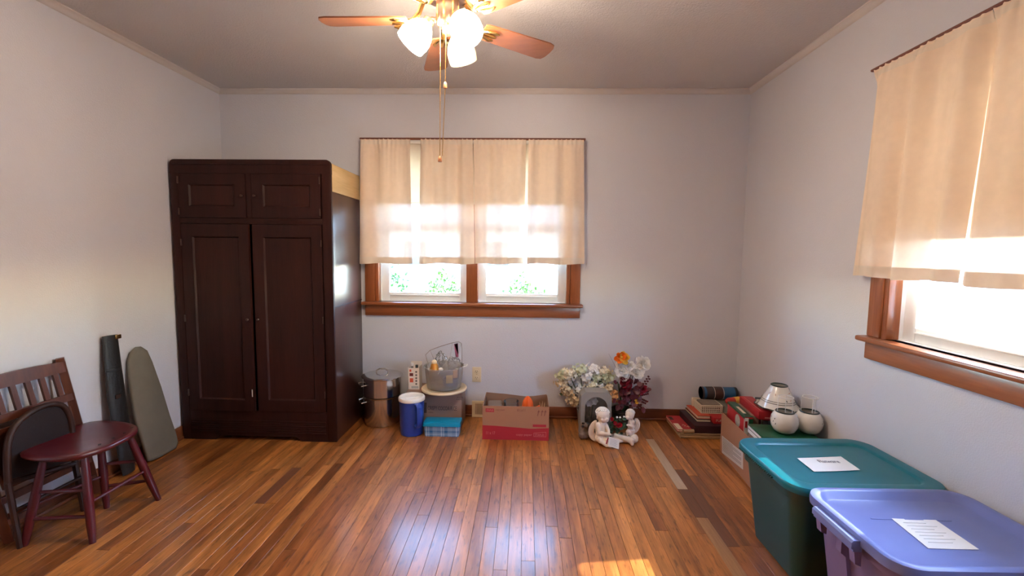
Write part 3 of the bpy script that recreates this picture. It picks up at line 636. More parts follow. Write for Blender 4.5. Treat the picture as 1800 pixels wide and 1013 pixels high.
# red stool (chair base without its back)
ST = thing('wooden_stool', (-2.03, 1.945, 0), 'glossy dark red wooden seat with spindle holes and splayed legs', 'stool')
SZ = .40
so_ = [(152, 797), (185, 787), (215, 773), (238, 761), (244, 752), (238, 745), (215, 740), (185, 738), (150, 742), (110, 756), (70, 775), (40, 790), (32, 797), (45, 804), (95, 806), (130, 803)]
sp2 = [at(x, y, 2, SZ) for x, y in so_]; n = len(sp2)
def smooth_loop(P_, it=2):
    for _ in range(it): P_ = [q for i in range(len(P_)) for q in (P_[i]*.75+P_[(i+1) % len(P_)]*.25, P_[i]*.25+P_[(i+1) % len(P_)]*.75)]
    return P_
sp2 = smooth_loop(sp2, 1); n = len(sp2); c_ = sum(sp2, Vector())/n
mb = MB(); lay = [(.0, -.010), (.35, -.009), (.62, -.006), (.86, .0), (.97, .0), (1.0, -.006), (.99, -.016), (.93, -.026), (.6, -.028), (0, -.028)]
vs = []; fs = []
for s, dz in lay: vs += [Vector((c_.x+(p.x-c_.x)*max(s, .001), c_.y+(p.y-c_.y)*max(s, .001), SZ+dz)) for p in sp2]
fs = [(l*n+i, l*n+(i+1) % n, (l+1)*n+(i+1) % n, (l+1)*n+i) for l in range(len(lay)-1) for i in range(n)]
mb.add(vs, fs); seat = mb.build('seat', m_red, ST, sharp=70)
for x, y in ((175, 781), (199, 770), (219, 761), (232, 752)):
    q = at(x, y, 2, SZ); MB().lathe([(.006, -.002), (.006, .0006)], q, 10).build('spindle_hole', m_black, seat)
tops = {'fr': (-1.945, 1.842, .378), 'br': (-1.96, 2.075, .378), 'fl': (-2.10, 1.815, .378), 'bl': (-2.08, 2.05, .378)}
bots = {'fr': at(163, 955, 2, 0), 'br': at(279, 879, 2, 0), 'fl': at(43, 960, 2, 0), 'bl': at(188, 893, 2, 0)}
LG = {}
for k in tops:
    a, b2 = Vector(tops[k]), Vector((bots[k].x, bots[k].y, 0)); LG[k] = (a, b2)
    MB().tube([a, a.lerp(b2, .15), a.lerp(b2, .5), a.lerp(b2, .8), b2+Vector((0, 0, .0))], [.0125, .015, .0185, .0165, .0125], 12).build('leg', m_red, ST)
def LP(k, t): return LG[k][0].lerp(LG[k][1], t)
for a, b2, t in (('fr', 'br', .55), ('fl', 'bl', .55), ('fl', 'fr', .40), ('bl', 'br', .40), ('fl', 'fr', .70), ('bl', 'br', .70)):
    MB().tube([LP(a, t), LP(a, t).lerp(LP(b2, t), .5), LP(b2, t)], [.007, .009, .007], 8).build('stretcher', m_red, ST)

# ------------------------------------------------------------------ pot, cardboard box, pitcher, plaid tub
PX, PY = -1.066, 3.245
pt = thing('stockpot', (PX, PY, 0), 'tall two-tier stainless steel stockpot beside the wardrobe', 'pot')
MB().lathe([(.118, .002), (.128, .006), (.132, .02), (.132, .205), (.138, .212), (.140, .216), (.134, .218)], (PX, PY, 0), 48).build('lower_pot', m_steel, pt)
MB().lathe([(.126, .2185), (.137, .222), (.137, .350), (.143, .353)], (PX, PY, 0), 48).build('steamer_insert', m_steel, pt)
ld = MB().lathe([(.143, .354), (.150, .356), (.151, .361), (.140, .366), (.125, .370), (.06, .377), (.001, .379)], (PX, PY, 0), 48).build('lid', m_steel, pt)
MB().tube([(PX-.045, PY, .374), (PX-.042, PY, .395), (PX-.02, PY, .408), (PX+.02, PY, .408), (PX+.042, PY, .395), (PX+.045, PY, .374)], .005).build('lid_handle', m_steelw, ld)
for s, zz in ((-1, .19), (1, .19), (-1, .315), (1, .315)):
    q = Vector((PX, PY, zz)); u = Matrix.Rotation(R(215 if s < 0 else 80), 3, 'Z')
    MB().tube([q+u@Vector((.132, -.05, 0)), q+u@Vector((.165, -.045, -.004)), q+u@Vector((.172, 0, -.006)), q+u@Vector((.165, .045, -.004)), q+u@Vector((.132, .05, 0))], .005).build('side_handle', m_steelw, pt)

CX0, CX1, CY0, CY1, CZ = -.86, -.452, 3.15, 3.36, .268
cb = thing('cardboard_box', ((CX0+CX1)/2, (CY0+CY1)/2, 0), 'closed grey-brown cereal carton under the clear plastic tub', 'box')
MB().rbox((CX0, CY0, 0), (CX1, CY1, CZ-.004), .003).build('carton', m_card2, cb)
MB().box((CX0+.001, CY0+.001, CZ-.0035), (CX1-.001, (CY0+CY1)/2-.002, CZ)).build('top_flap', m_card2, cb); MB().box((CX0+.001, (CY0+CY1)/2+.002, CZ-.0035), (CX1-.001, CY1-.001, CZ)).build('top_flap', m_card2, cb)
def fw_(px, py, y): return at(px, py, 1, y)
q = fw_(751.5, 721, CY0-.0006); text('CRISPY COCOA RICE', .044, m_inkdark, cb, q, (1,0,0), (0,0,1), w=.215)
q = fw_(752, 726, CY0-.0006); text('CEREAL', .012, m_inkdark, cb, q, (1,0,0), (0,0,1))
for k in range(3): a, b2 = fw_(757+k*12, 692, CY0), fw_(766+k*12, 690.5, CY0); MB().box((a.x, CY0-.0008, a.z), (b2.x, CY0, b2.z)).build('small_print', m_inkbrown, cb)
q = fw_(803, 700, CY0-.0006); text('BOUTE', .014, m_inkdark, cb, q, (1,0,0), (0,0,1)); q = fw_(802, 703.5, CY0-.0006); text('FARMS', .014, m_inkdark, cb, q, (1,0,0), (0,0,1))
a, b2 = fw_(743, 726, CY0), fw_(750, 708, CY0); MB().box((a.x, CY0-.0008, a.z), (b2.x, CY0, b2.z)).build('printed_block', m_inkdark, cb)

PTX, PTY = -.792, 3.045
pi = thing('pitcher', (PTX, PTY, 0), 'blue plastic pitcher with white lid in front of cereal carton', 'pitcher')
MB().lathe([(.070, .001), (.078, .004), (.081, .02), (.087, .245)], (PTX, PTY, 0), 40).build('body', m_blue, pi)
ld = MB().lathe([(.087, .243), (.092, .246), (.093, .262), (.088, .270), (.078, .272), (.070, .262), (.001, .260)], (PTX, PTY, 0), 40).build('lid', m_white, pi)
MB().rbox((PTX-.05, PTY-.012, .2605), (PTX+.05, PTY+.012, .2655), .003, rz=.6).build('spout_cover', m_white, ld)
u = Matrix.Rotation(R(-52), 3, 'Z'); q = Vector((PTX, PTY, 0))
hp_ = [(.082, 0, .235), (.112, 0, .238), (.128, 0, .222), (.128, 0, .13), (.122, 0, .095), (.105, 0, .078), (.080, 0, .085)]
MB().tube([q+u@Vector(p) for p in hp_], [.010, .010, .0095, .0095, .0095, .009, .009], 10, flat=2.1).build('handle', m_blue, pi)

TX0, TX1, TY0, TY1 = -.700, -.441, 2.985, 3.105
pc = thing('storage_container', ((TX0+TX1)/2, (TY0+TY1)/2, 0), 'turquoise plastic food container with plaid print and flat lid', 'container')
def taper(x0, x1, y0, y1, z0, z1, ins, r=.012, n=5):
    def loop(x0, x1, y0, y1, z):
        P_ = []
        for cx, cy, a0 in ((x1-r, y0+r, -90), (x1-r, y1-r, 0), (x0+r, y1-r, 90), (x0+r, y0+r, 180)):
            for k in range(n+1): a = R(a0+90*k/n); P_.append(Vector((cx+r*math.cos(a), cy+r*math.sin(a), z)))
        return P_
    A = loop(x0+ins, x1-ins, y0+ins, y1-ins, z0); B = loop(x0, x1, y0, y1, z1); n_ = len(A); mb = MB()
    return mb.add(A+B, [(i, (i+1) % n_, n_+(i+1) % n_, n_+i) for i in range(n_)]+[tuple(range(n_))[::-1], tuple(range(n_, 2*n_))])
taper(TX0+.003, TX1-.003, TY0+.003, TY1-.003, 0, .075, .006).build('tub', m_plaid, pc)
taper(TX0, TX1, TY0, TY1, .0755, .098, -.003, .014).rbox((TX0+.012, TY0+.012, .0975), (TX1-.012, TY1-.012, .102), .004).build('lid', m_teallid, pc)

# tub lid and clear tub with kitchen bits
UX, UY = -.592, 3.215
tl = thing('tub_lid', (UX, UY, CZ), 'round cream plastic lid lying on the cereal carton', 'lid')
MB().lathe([(.155, CZ+.001), (.165, CZ+.004), (.168, CZ+.012), (.165, CZ+.019), (.158, CZ+.021), (.150, CZ+.0165), (.001, CZ+.0165)], (UX, UY, 0), 48).build('disc', m_cream, tl)
tz = CZ+.022
tu = thing('clear_tub', (UX, UY, tz), 'round frosted plastic tub holding kitchen odds and ends', 'tub')
MB().lathe([(.122, tz), (.126, tz+.003), (.142, tz+.152), (.150, tz+.156), (.150, tz+.160), (.140, tz+.160), (.139, tz+.152), (.122, tz+.006), (.001, tz+.006)], (UX, UY, 0), 48, None, True, False).build('tub_wall', m_tub, tu, sharp=60)
MB().tube([(UX+.14, UY-.03, tz+.157), (UX+.168, UY-.02, tz+.164), (UX+.17, UY+.02, tz+.165), (UX+.14, UY+.03, tz+.157)], .004).build('tab', m_white, tu)
def single(mb, name, m, label, cat, org, group=None, sharp=38): return tag(mb.build(name, m, None, sharp, org), label, cat, group)
# gold bell
q = Vector((UX-.065, UY-.04, tz+.135)); t = thing('gold_ornament', q, 'golden bell-shaped ornament in the frosted tub', 'ornament')
MB().lathe([(.036, 0), (.037, .006), (.03, .02), (.026, .04), (.014, .055), (.003, .06)], q, 20).build('bell', mat('gold_foil', (.55, .24, .04), .35, .6), t)
MB().lathe([(.018, .05), (.02, .062), (.012, .074), (.001, .078)], q, 12).build('knot', mat('cream_bow', (.85, .66, .40), .5), t)
q = Vector((UX-.012, UY-.07, tz+.15)); t = thing('measuring_spoon', q, 'small white measuring spoon in the frosted tub', 'spoon')
MB().ball(q, (.018, .012, .013), 10).build('bowl', m_white, t); MB().tube([q, q+Vector((-.03, .05, -.05))], .004).build('handle', m_white, t)
rd = random.Random(3)
def crumple(c, r, seed, label, name='plastic_bag', m=None):
    rd = random.Random(seed); mb = MB(); b = bmesh.new(); bmesh.ops.create_icosphere(b, subdivisions=3, radius=1)
    for v in b.verts: v.co = Vector((v.co.x*r[0], v.co.y*r[1], v.co.z*r[2]))*(1+.16*rd.uniform(-1, 1)+.15*math.sin(v.co.x*5+seed))
    mb.bm(b, Matrix.Translation(c)); o = mb.build(name, m or m_bag, None, 5, c); return tag(o, label, 'bag')
crumple(Vector((UX-.03, UY+.03, tz+.205)), (.042, .03, .05), 2, 'crumpled clear plastic bag sticking up beside the gold ornament')
crumple(Vector((UX+.075, UY+.0, tz+.175)), (.045, .04, .05), 5, 'crumpled clear plastic bag inside the wire rack hoop')
q = Vector((UX+.05, UY-.065, tz+.075)); t = single(MB().rbox(q-Vector((.024, .003, .03)), q+Vector((.024, .003, .03)), .002, rz=.2), 'seed_packet', mat('yellow_packet', (.75, .50, .20), .6), 'yellow packet inside the frosted tub', 'packet', q)
q = Vector((UX+.09, UY-.045, tz+.11)); single(MB().rbox(q-Vector((.018, .003, .03)), q+Vector((.018, .003, .03)), .002, rz=.6), 'seed_packet', mat('orange_packet', (.70, .36, .16), .6), 'orange packet inside the frosted tub', 'packet', q)
q = Vector((UX+.045, UY+.01, tz+.008)); single(MB().lathe([(.04, 0), (.052, .004), (.058, .055), (.05, .055), (.046, .01), (.001, .01)], q, 24), 'blue_bowl', mat('slate_blue', (.10, .13, .22), .5), 'slate blue dish at the bottom of the frosted tub', 'bowl', q)
pts = [(750, 632), (748, 624), (756, 616), (775, 609), (795, 603), (806, 601), (811, 604), (812, 615), (812, 640), (811, 652)]
wp = [at(x, y, 1, UY+.06) for x, y in pts]
rk = thing('wire_rack', (UX+.05, UY+.06, tz+.01), 'bent chrome wire rack standing in the frosted tub', 'rack')
wp2 = wp+[Vector((UX+.085, UY+.06, tz+.012)), Vector((UX-.085, UY+.06, tz+.012))]
MB().tube(wp2, .0022, 6, closed=True).build('outer_hoop', m_steelw, rk)
for k in (2, 4, 6): MB().tube([wp[k], Vector((UX+.02+.012*k-.06, UY+.06, tz+.012))], .0013, 5).build('cross_wire', m_steelw, rk)
single(MB().add([at(x, y, 1, UY+.055) for x, y in ((798, 605), (805, 604), (806, 628), (801, 628))], [(0, 1, 2, 3)]).prism([at(x, y, 1, UY+.055) for x, y in ((798, 605), (805, 604), (806, 628), (801, 628))], (0, .001, 0)), 'ribbon', mat('pink_ribbon', (.62, .16, .28), .6), 'pink ribbon strip hanging inside the wire rack', 'ribbon', at(801, 628, 1, UY+.055))

# small drink carton with bottles
a, b2 = at(717.5, 647, 1, 3.20), at(737, 647, 1, 3.20)
bx = thing('bottle_carton', ((a.x+b2.x)/2, 3.235, CZ), 'small open white and orange carton holding bottles on the cereal carton', 'carton')
x0, x1, y0, y1, z0, z1 = a.x, b2.x, 3.20, 3.29, CZ, a.z
m_wcart = mat('white_carton', (.78, .70, .62), .6)
mb = MB().box((x0, y0, z0), (x1, y0+.002, z1)).box((x0, y1-.002, z0), (x1, y1, z1+.03)).box((x0, y0, z0), (x0+.002, y1, z1)).box((x1-.002, y0, z0), (x1, y1, z1+.01)).box((x0, y0, z0), (x1, y1, z0+.002)); mb.build('carton', m_wcart, bx)
mo = mat('orange_print', (.68, .10, .04), .6); md = mat('maroon_print', (.14, .02, .02), .6)
h = z1-z0; w_ = x1-x0
for (u0, u1, v0, v1, m) in ((.12, .28, .82, .93, mo), (.12, .45, .62, .76, md), (.14, .45, .33, .52, mo), (.28, .9, .05, .16, mat('grey_print', (.45, .45, .42), .7))):
    MB().box((x0+w_*u0, y0-.0008, z0+h*v0), (x0+w_*u1, y0, z0+h*v1)).build('printed_patch', m, bx)
for v in (.82, .67, .53, .40, .26): MB().lathe([(.0075, 0), (.0075, .0012)], (x0+w_*.72, y0, z0+h*v), 12, Matrix.Rotation(R(90), 3, 'X')).build('printed_disc', mat('grey_disc', (.16, .14, .12), .6), bx)
def bottle(c, capm, label, hgt=.16):
    t = thing('bottle', c, label, 'bottle', None); c = Vector(c)
    MB().lathe([(.016, .002), (.017, .006), (.017, hgt*.68), (.008, hgt*.82), (.008, hgt*.9)], c, 16).build('glass', clear('bottle_glass', (.75, .72, .66), .2, .3, (.5, .47, .42)), t); MB().lathe([(.010, hgt*.88), (.0105, hgt*.9), (.0105, hgt)], c, 16).build('cap', capm, t)
bottle((x0+.022, y0+.03, z0+.003), m_white, 'clear bottle with pale cap in the orange carton', .19)
bottle((x0+.056, y0+.03, z0+.003), m_black, 'bottle with black cap in the orange carton', .175)

# ------------------------------------------------------------------ outlet and floor register
ol = thing('wall_outlet', (-.370, D, .333), 'ivory duplex wall outlet above the floor register', 'outlet')
MB().rbox((-.405, D-.007, .273), (-.335, D, .393), .003).build('cover_plate', m_ivory, ol)
for zc in (.308, .358):
    s = MB().lathe([(.017, 0), (.017, .0035), (.015, .0045)], (-.370, D-.006, zc), 20, Matrix.Rotation(R(90), 3, 'X')).build('socket', m_ivory, ol)
    for dx in (-.007, .007): MB().box((-.370+dx-.0012, D-.0112, zc-.001), (-.370+dx+.0012, D-.0104, zc+.009)).build('slot', m_inkdark, s)
    MB().lathe([(.0025, 0), (.0025, .0007)], (-.370, D-.0105, zc-.007), 8, Matrix.Rotation(R(90), 3, 'X')).build('slot', m_inkdark, s)
MB().lathe([(.003, 0), (.002, .0012)], (-.370, D-.007, .333), 10, Matrix.Rotation(R(90), 3, 'X')).build('screw', m_brass, ol)
rg = thing('floor_register', (-.30, D-.045, 0), 'cream metal baseboard heat register half hidden by the red-banded box', 'register')
rx0, rx1 = -.402, -.145
mb = MB().ring([(rx0, D-.040, .004), (rx1, D-.040, .004), (rx1, D-.040, .130), (rx0, D-.040, .130)], [(rx0+.022, D-.040, .022), (rx1-.022, D-.040, .022), (rx1-.022, D-.040, .112), (rx0+.022, D-.040, .112)], (0, .012, 0)).box((rx0, D-.03, .118), (rx1, D-.0265, .13)).box((rx0, D-.03, 0), (rx0+.004, D-.0265, .13)); mb.build('frame', m_ivory, rg)
MB().box((rx0+.01, D-.030, .01), (rx1-.01, D-.0275, .12)).build('backing', m_inkbrown, rg)
for i in range(26):
    x = rx0+.026+i*.0082
    MB().box((x-.0018, D-.039, .022), (x+.0018, D-.032, .112), .35).build('louver', m_ivory, rg)

# ------------------------------------------------------------------ red-banded copy-paper box
SX0, SX1, SY0, SY1, SZ1 = -.282, .176, 2.965, 3.262, .238
sb = thing('copy_paper_box', ((SX0+SX1)/2, (SY0+SY1)/2, 0), 'open cardboard paper box with a red printed band, holding oddments', 'box')
MB().box((SX0, SY0, 0), (SX1, SY0+.004, SZ1)).build('front_side', m_card, sb, sharp=None)
MB().box((SX0, SY0+.004, 0), (SX0+.004, SY1, SZ1)).build('end_side', m_cardin, sb, sharp=None)
MB().prism([(SX1-.004, SY0+.004, 0), (SX1-.004, SY1, 0), (SX1-.004, SY1, SZ1-.012), (SX1-.004, SY1-.1, SZ1-.004), (SX1-.004, SY0+.004, SZ1)], (.004, 0, 0)).build('end_side', m_cardin, sb, sharp=None)
MB().prism([(SX0+.004, SY1-.004, 0), (SX1-.004, SY1-.004, 0), (SX1-.004, SY1-.004, SZ1-.006), (SX1-.10, SY1-.004, SZ1-.022), (SX1-.16, SY1-.004, SZ1-.026), (SX0+.15, SY1-.004, SZ1-.010), (SX0+.004, SY1-.004, SZ1)], (0, .004, 0)).build('back_side', m_cardin, sb, sharp=None)
MB().box((SX0+.004, SY0+.004, 0), (SX1-.004, SY1-.004, .004)).build('bottom', m_cardin, sb, sharp=None)
yf = SY0-.0008
band = MB().prism([(SX0+.0005, yf, .001), (SX1-.0005, yf, .001), (SX1-.0005, yf, .090), (SX1-.12, yf, .083), (SX0+.10, yf, .098), (SX0+.0005, yf, .101)], (0, .0008, 0)).build('red_band', m_redink, sb, sharp=None)
a, b2 = at(853.5, 724.5, 1, yf), at(868.5, 718.5, 1, yf); MB().box((a.x, yf, a.z), (b2.x, SY0, b2.z)).build('logo_block', m_redink, sb)
text('STAPLES', .020, m_inkpink, sb, Vector((a.x+.005, yf-.0006, a.z+.006)), (1,0,0), (0,0,1), w=b2.x-a.x-.01)
text('copy paper', .020, m_inkbrown, sb, at(871, 722, 1, yf), (1,0,0), (0,0,1), w=.066)
text('8½x11', .026, m_inkbrown, sb, at(909, 723.5, 1, yf), (1,0,0), (0,0,1), w=.055)
text('11 x 17', .030, m_inkpink, sb, at(853.5, 763.5, 1, yf-.001), (1,0,0), (0,0,1), w=.066)
text('copy paper', .022, m_inkpink, sb, at(907, 766, 1, yf-.001), (1,0,0), (0,0,1), w=.11)
a, b2 = at(936.5, 751, 1, yf), at(960, 747, 1, yf); MB().box((a.x, yf, a.z), (b2.x, SY0, b2.z)).build('logo_block', m_redink, sb)
a, b2 = at(938, 768, 1, yf), at(960, 760, 1, yf); w_ = .0008
MB().ring([(a.x, yf-.0005, a.z), (b2.x, yf-.0005, a.z), (b2.x, yf-.0005, b2.z), (a.x, yf-.0005, b2.z-.008)], [(a.x+.002, yf-.0005, a.z+.002), (b2.x-.002, yf-.0005, a.z+.002), (b2.x-.002, yf-.0005, b2.z-.002), (a.x+.002, yf-.0005, b2.z-.010)], (0, .0005, 0)).build('logo_outline', m_inkpink, sb)
text('STAPLES', .020, m_inkpink, sb, Vector((a.x+.008, yf-.001, a.z+.006)), (1,0,0), (0,0,1), w=.065)
for i, x in enumerate((945, 951.5, 957)):   # three upward arrows
    p = at(x, 731.5, 1, yf); q = at(x+2, 722, 1, yf); MB().tube([Vector((p.x, yf, p.z)), Vector((q.x, yf, q.z))], .0022, 5).tube([Vector((q.x-.006, yf, q.z-.012)), Vector((q.x, yf, q.z)), Vector((q.x+.006, yf, q.z-.012))], .002, 5).build('printed_arrow', m_inkbrown, sb)
# contents
q = Vector((.03, 3.12, .004)); jk = thing('citrus_reamer', q, 'bright orange ribbed plastic reamer poking out of the paper box', 'reamer')
mb = MB(); n = 40
prof = [(.050, .0), (.050, .10), (.050, .17), (.036, .185), (.034, .205), (.029, .225), (.019, .245), (.007, .256), (.001, .258)]
for i, (r, z) in enumerate(prof):
    pass
vs = [q+Vector(((r*(1+(.12*math.cos(8*2*math.pi*k/n) if z > .18 else 0)))*math.cos(2*math.pi*k/n), (r*(1+(.12*math.cos(8*2*math.pi*k/n) if z > .18 else 0)))*math.sin(2*math.pi*k/n), z)) for r, z in prof for k in range(n)]
mb.add(vs, [(i*n+k, i*n+(k+1) % n, (i+1)*n+(k+1) % n, (i+1)*n+k) for i in range(len(prof)-1) for k in range(n)]); m_or = mat('orange_plastic', (.85, .13, .015), .4)
mb.build('cone', m_or, jk); MB().tube([q+Vector((.055, 0, .17)), q+Vector((.085, 0, .185)), q+Vector((.09, -.01, .17)), q+Vector((.06, -.01, .15))], .009).build('handle', m_or, jk)
q = Vector((-.088, 3.10, .004)); pb_ = thing('glass_jar', q, 'clear glass jar rim showing above the paper box edge', 'jar')
MB().lathe([(.05, 0), (.055, .01), (.055, .19), (.052, .205), (.055, .225), (.052, .228), (.050, .20), (.052, .19), (.052, .01), (.001, .006)], q, 28).build('jar_wall', clear('jar_glass', (.9, .92, .92), .25, .06), pb_)
q = Vector((-.205, 3.12, .004)); single(MB().rbox(q+Vector((-.05, -.06, 0)), q+Vector((.05, .06, .205)), .01, rz=.1), 'grey_tin', mat('dull_grey_tin', (.22, .17, .14), .6, .3), 'dull grey tin inside the paper box', 'tin', q)
q = Vector((.135, 3.05, .004)); pw = MB(); rd = random.Random(4)
for i in range(14): pw.petal(q+Vector((rd.uniform(-.012, .012), rd.uniform(-.05, .05), .12)), (rd.uniform(-.5, .4), rd.uniform(-.4, .4), 1), (1, 0, 0), rd.uniform(.07, .12), .05, .1)
pw.box(q-Vector((.02, .05, 0)), q+Vector((.02, .05, .13))); single(pw, 'tissue_paper', mat('cream_tissue', (.72, .58, .38), .8), 'crumpled cream tissue paper in the corner of the paper box', 'paper', q)

# ------------------------------------------------------------------ grey gift box with window
gx0, gx1, gy0, gy1, gh = .402, .615, 3.04, 3.15, .325
gb = thing('gift_box', ((gx0+gx1)/2, (gy0+gy1)/2, 0), 'grey card box with arched clear window and flower scene inside', 'box')
N_ = 16; outer = []; inner = []
ow, ox = (gx1-gx0)/2, (gx0+gx1)/2; iw, iz0, izs = .078, .03, .215
def archpts(hw, z0, zs, rz, n, sq=False):
    P_ = [(ox-hw, z0), (ox+hw, z0)]
    for k in range(n+1): a = R(180*k/n); P_.append((ox+hw*math.cos(a), zs+rz*math.sin(a)))
    return P_
inner = archpts(iw, iz0, izs, .075, N_)
outer = [(gx0, 0.0), (gx1, 0.0)]
for k in range(N_+1):
    u = k/N_
    if u <= .25: outer.append((gx1, izs+(gh-.03-izs)*(u/.25)))
    elif u >= .75: outer.append((gx0, izs+(gh-.03-izs)*((1-u)/.25)))
    else: outer.append((gx1-.03-(gx1-gx0-.06)*min(1, max(0, (u-.25-1/16)/(.5-2/16))), gh))
inner[0] = (ox+iw, iz0); inner[1] = (ox+iw, iz0+.02); outer[0] = (gx1, 0); outer[1] = (gx1, .02)
inner = [(ox-iw, iz0)]+[(ox+iw, iz0)]+inner[2:]; outer = [(gx0, 0)]+[(gx1, 0)]+outer[2:]
MB().ring([(x, gy0, z) for x, z in outer], [(x, gy0, z) for x, z in inner], (0, .008, 0)).build('window_front', m_greybox, gb)
MB().box((gx0, gy0+.008, 0), (gx0+.003, gy1, gh-.03)).box((gx1-.003, gy0+.008, 0), (gx1, gy1, gh-.03)).box((gx0+.003, gy0+.008, 0), (gx1-.003, gy1, .003)).prism([(gx0, gy0+.008, gh-.03), (gx0+.03, gy0+.008, gh), (gx0+.03, gy0+.008, gh-.003), (gx0+.003, gy0+.008, gh-.032)], (0, gy1-gy0-.008, 0)).prism([(gx1, gy0+.008, gh-.03), (gx1-.03, gy0+.008, gh), (gx1-.03, gy0+.008, gh-.003), (gx1-.003, gy0+.008, gh-.032)], (0, gy1-gy0-.008, 0)).box((gx0+.03, gy0+.008, gh-.003), (gx1-.03, gy1, gh)).build('box_sides', m_greybox, gb, sharp=None)
MB().box((gx0+.003, gy1-.004, .003), (gx1-.003, gy1-.001, gh-.035)).build('printed_backdrop', mat('olive_backdrop', (.36, .32, .24), .7, var=.6, vs=14), gb)
MB().box((ox-iw-.004, gy0+.0082, iz0), (ox+iw+.004, gy0+.0088, .286)).build('window_film', clear('window_film', (.96, .96, .96), .3, .03, (.8, .8, .8), .06), gb)
fl_ = MB(); rd = random.Random(9)
for c, s in (((ox-.045, gy0+.04, .235), 1), ((ox-.012, gy0+.05, .25), 1.2)):
    for k in range(6): a = k*1.05; fl_.petal(c, (math.cos(a), -.4, math.sin(a)), (0, -1, 0), .03*s, .024*s, .3)
fl_.build('silk_snowdrop', m_paper, gb, sharp=None)
MB().tube([(ox-.045, gy0+.045, .23), (ox-.04, gy0+.05, .12)], .003, 5).tube([(ox-.012, gy0+.055, .245), (ox-.025, gy0+.05, .12)], .003, 5).build('flower_stem', m_leafg, gb)
rk_ = MB()
for i in range(9): rk_.ball((ox+rd.uniform(-.055, .055), gy0+.055+rd.uniform(-.015, .02), .04+rd.uniform(0, .09)), (rd.uniform(.018, .03), .02, rd.uniform(.02, .035)), 8)
blob(rk_, 'moss_rock', m_rock, gb, .006, 2)
st_ = MB(); q = Vector((.425, 3.005, 0))
for dx, dz, r in ((-.012, .03, .032), (.012, .035, .03), (0, .07, .028), (-.008, .105, .02), (.012, .10, .02)): st_.ball(q+Vector((dx, rd.uniform(-.005, .005), max(dz, r+.001))), (r, .024, r), 10)
so2 = thing('stone_ornament', q, 'mottled brown stone ornament at the foot of the grey gift box', 'ornament'); blob(st_, 'stone', m_rock, so2, .005, 2)
for i in range(5): MB().petal(q+Vector((rd.uniform(-.02, .02), -.02, .11+.01*i*.5)), (rd.uniform(-1, 1), -.5, rd.uniform(-.2, .8)), (0, -1, .3), .03, .014).build('dark_leaf', mat('blackish_leaf', (.02, .022, .025), .5), so2, sharp=None)

# ------------------------------------------------------------------ cherub planter
def cz(zx, zy, y): return at(1020+zx/8.44, 680+zy/8.44, 1, y)
PXM = 2.95/780/8.44
ck = thing('cherub_planter', (.63, 2.96, 0), 'ivory planter with two winged cherubs around red roses', 'figurine')
def capsule(mb, a, b2, r0, r1): mb.tube([a, a.lerp(b2, .5), b2], [r0, (r0+r1)/2, r1], 10); mb.ball(a, r0, 10); mb.ball(b2, r1, 10)
# base
bs = MB(); bs.ball((.60, 2.985, .018), (.135, .06, .022), 14); bs.ball((.70, 2.99, .024), (.09, .05, .03), 12); bs.ball(cz(790, 770, 2.97), (.035, .03, .035), 10)
capsule(bs, cz(520, 720, 2.97), cz(760, 800, 2.93), .016, .022); capsule(bs, cz(760, 820, 2.93), cz(770, 850, 2.92), .018, .014)
for v in bs.v: v.z = max(v.z, .0005)
blob(bs, 'rock_base', m_bisque, ck, .004, 4)
def strands(mb, c, r, n, rad, front):
    for k in range(n):
        a = 6.283*k/n; lim = front if math.sin(a) < -.35 else 1.45; pts = []
        for i in range(7):
            t = .08+(lim-.08)*i/6; aa = a+.22*math.sin(i*1.9+k); pts.append(c+Vector((r[0]*math.sin(t)*math.cos(aa), r[1]*math.sin(t)*math.sin(aa), r[2]*math.cos(t))))
        mb.tube(pts, rad, 6)
# larger cherub
Y1 = 2.945; cb1 = MB()
hd = cz(338, 425, Y1); cb1.ball(hd, (.045, .043, .047), 16); cb1.ball(hd+Vector((.008, -.022, -.018)), (.030, .024, .026), 12)
cb1.ball(hd+Vector((.022, -.040, -.012)), (.007, .008, .009), 8); cb1.ball(hd+Vector((.02, -.034, -.028)), (.012, .010, .005), 8); cb1.ball(hd+Vector((-.012, -.036, -.018)), (.012, .010, .012), 8); cb1.ball(hd+Vector((-.040, -.012, -.014)), (.007, .010, .013), 8)
capsule(cb1, hd+Vector((-.004, .004, -.03)), cz(315, 540, Y1), .020, .024)
cb1.ball(cz(318, 590, Y1), (.040, .028, .042), 12); cb1.ball(cz(318, 690, Y1), (.040, .032, .040), 12); cb1.ball(cz(310, 760, Y1), (.044, .036, .032), 12)
sh = cz(262, 560, Y1-.01); el = cz(285, 688, Y1-.03); hn = cz(415, 705, Y1-.055); capsule(cb1, sh, el, .016, .0145); capsule(cb1, el, hn, .0145, .010); cb1.ball(hn, (.014, .010, .010), 8)
for k in range(4): capsule(cb1, hn+Vector((.006, -.002, .006-.004*k)), hn+Vector((.020-.002*abs(k-1.5), -.006, .005-.004*k)), .0036, .003)
sh2 = cz(375, 560, Y1-.01); el2 = cz(415, 650, Y1-.03); capsule(cb1, sh2, el2, .014, .013); capsule(cb1, el2, hn+Vector((.004, .006, .004)), .0125, .010)
kn = cz(420, 800, Y1-.05); ft = cz(385, 872, Y1-.065); capsule(cb1, cz(320, 775, Y1), kn, .028, .021); capsule(cb1, kn, ft, .018, .012); capsule(cb1, ft, ft+Vector((.028, -.008, -.004)), .010, .007)
kn2 = cz(300, 800, Y1-.05); capsule(cb1, cz(290, 775, Y1), kn2, .026, .020); capsule(cb1, kn2, cz(370, 860, Y1-.06), .017, .012)
for v in cb1.v: v.z = max(v.z, .001)
blob(cb1, 'cherub', m_bisque, ck, .0028, 3)
hr = MB(); hr.ball(hd+Vector((-.003, .009, .011)), (.0465, .040, .0395), 16)
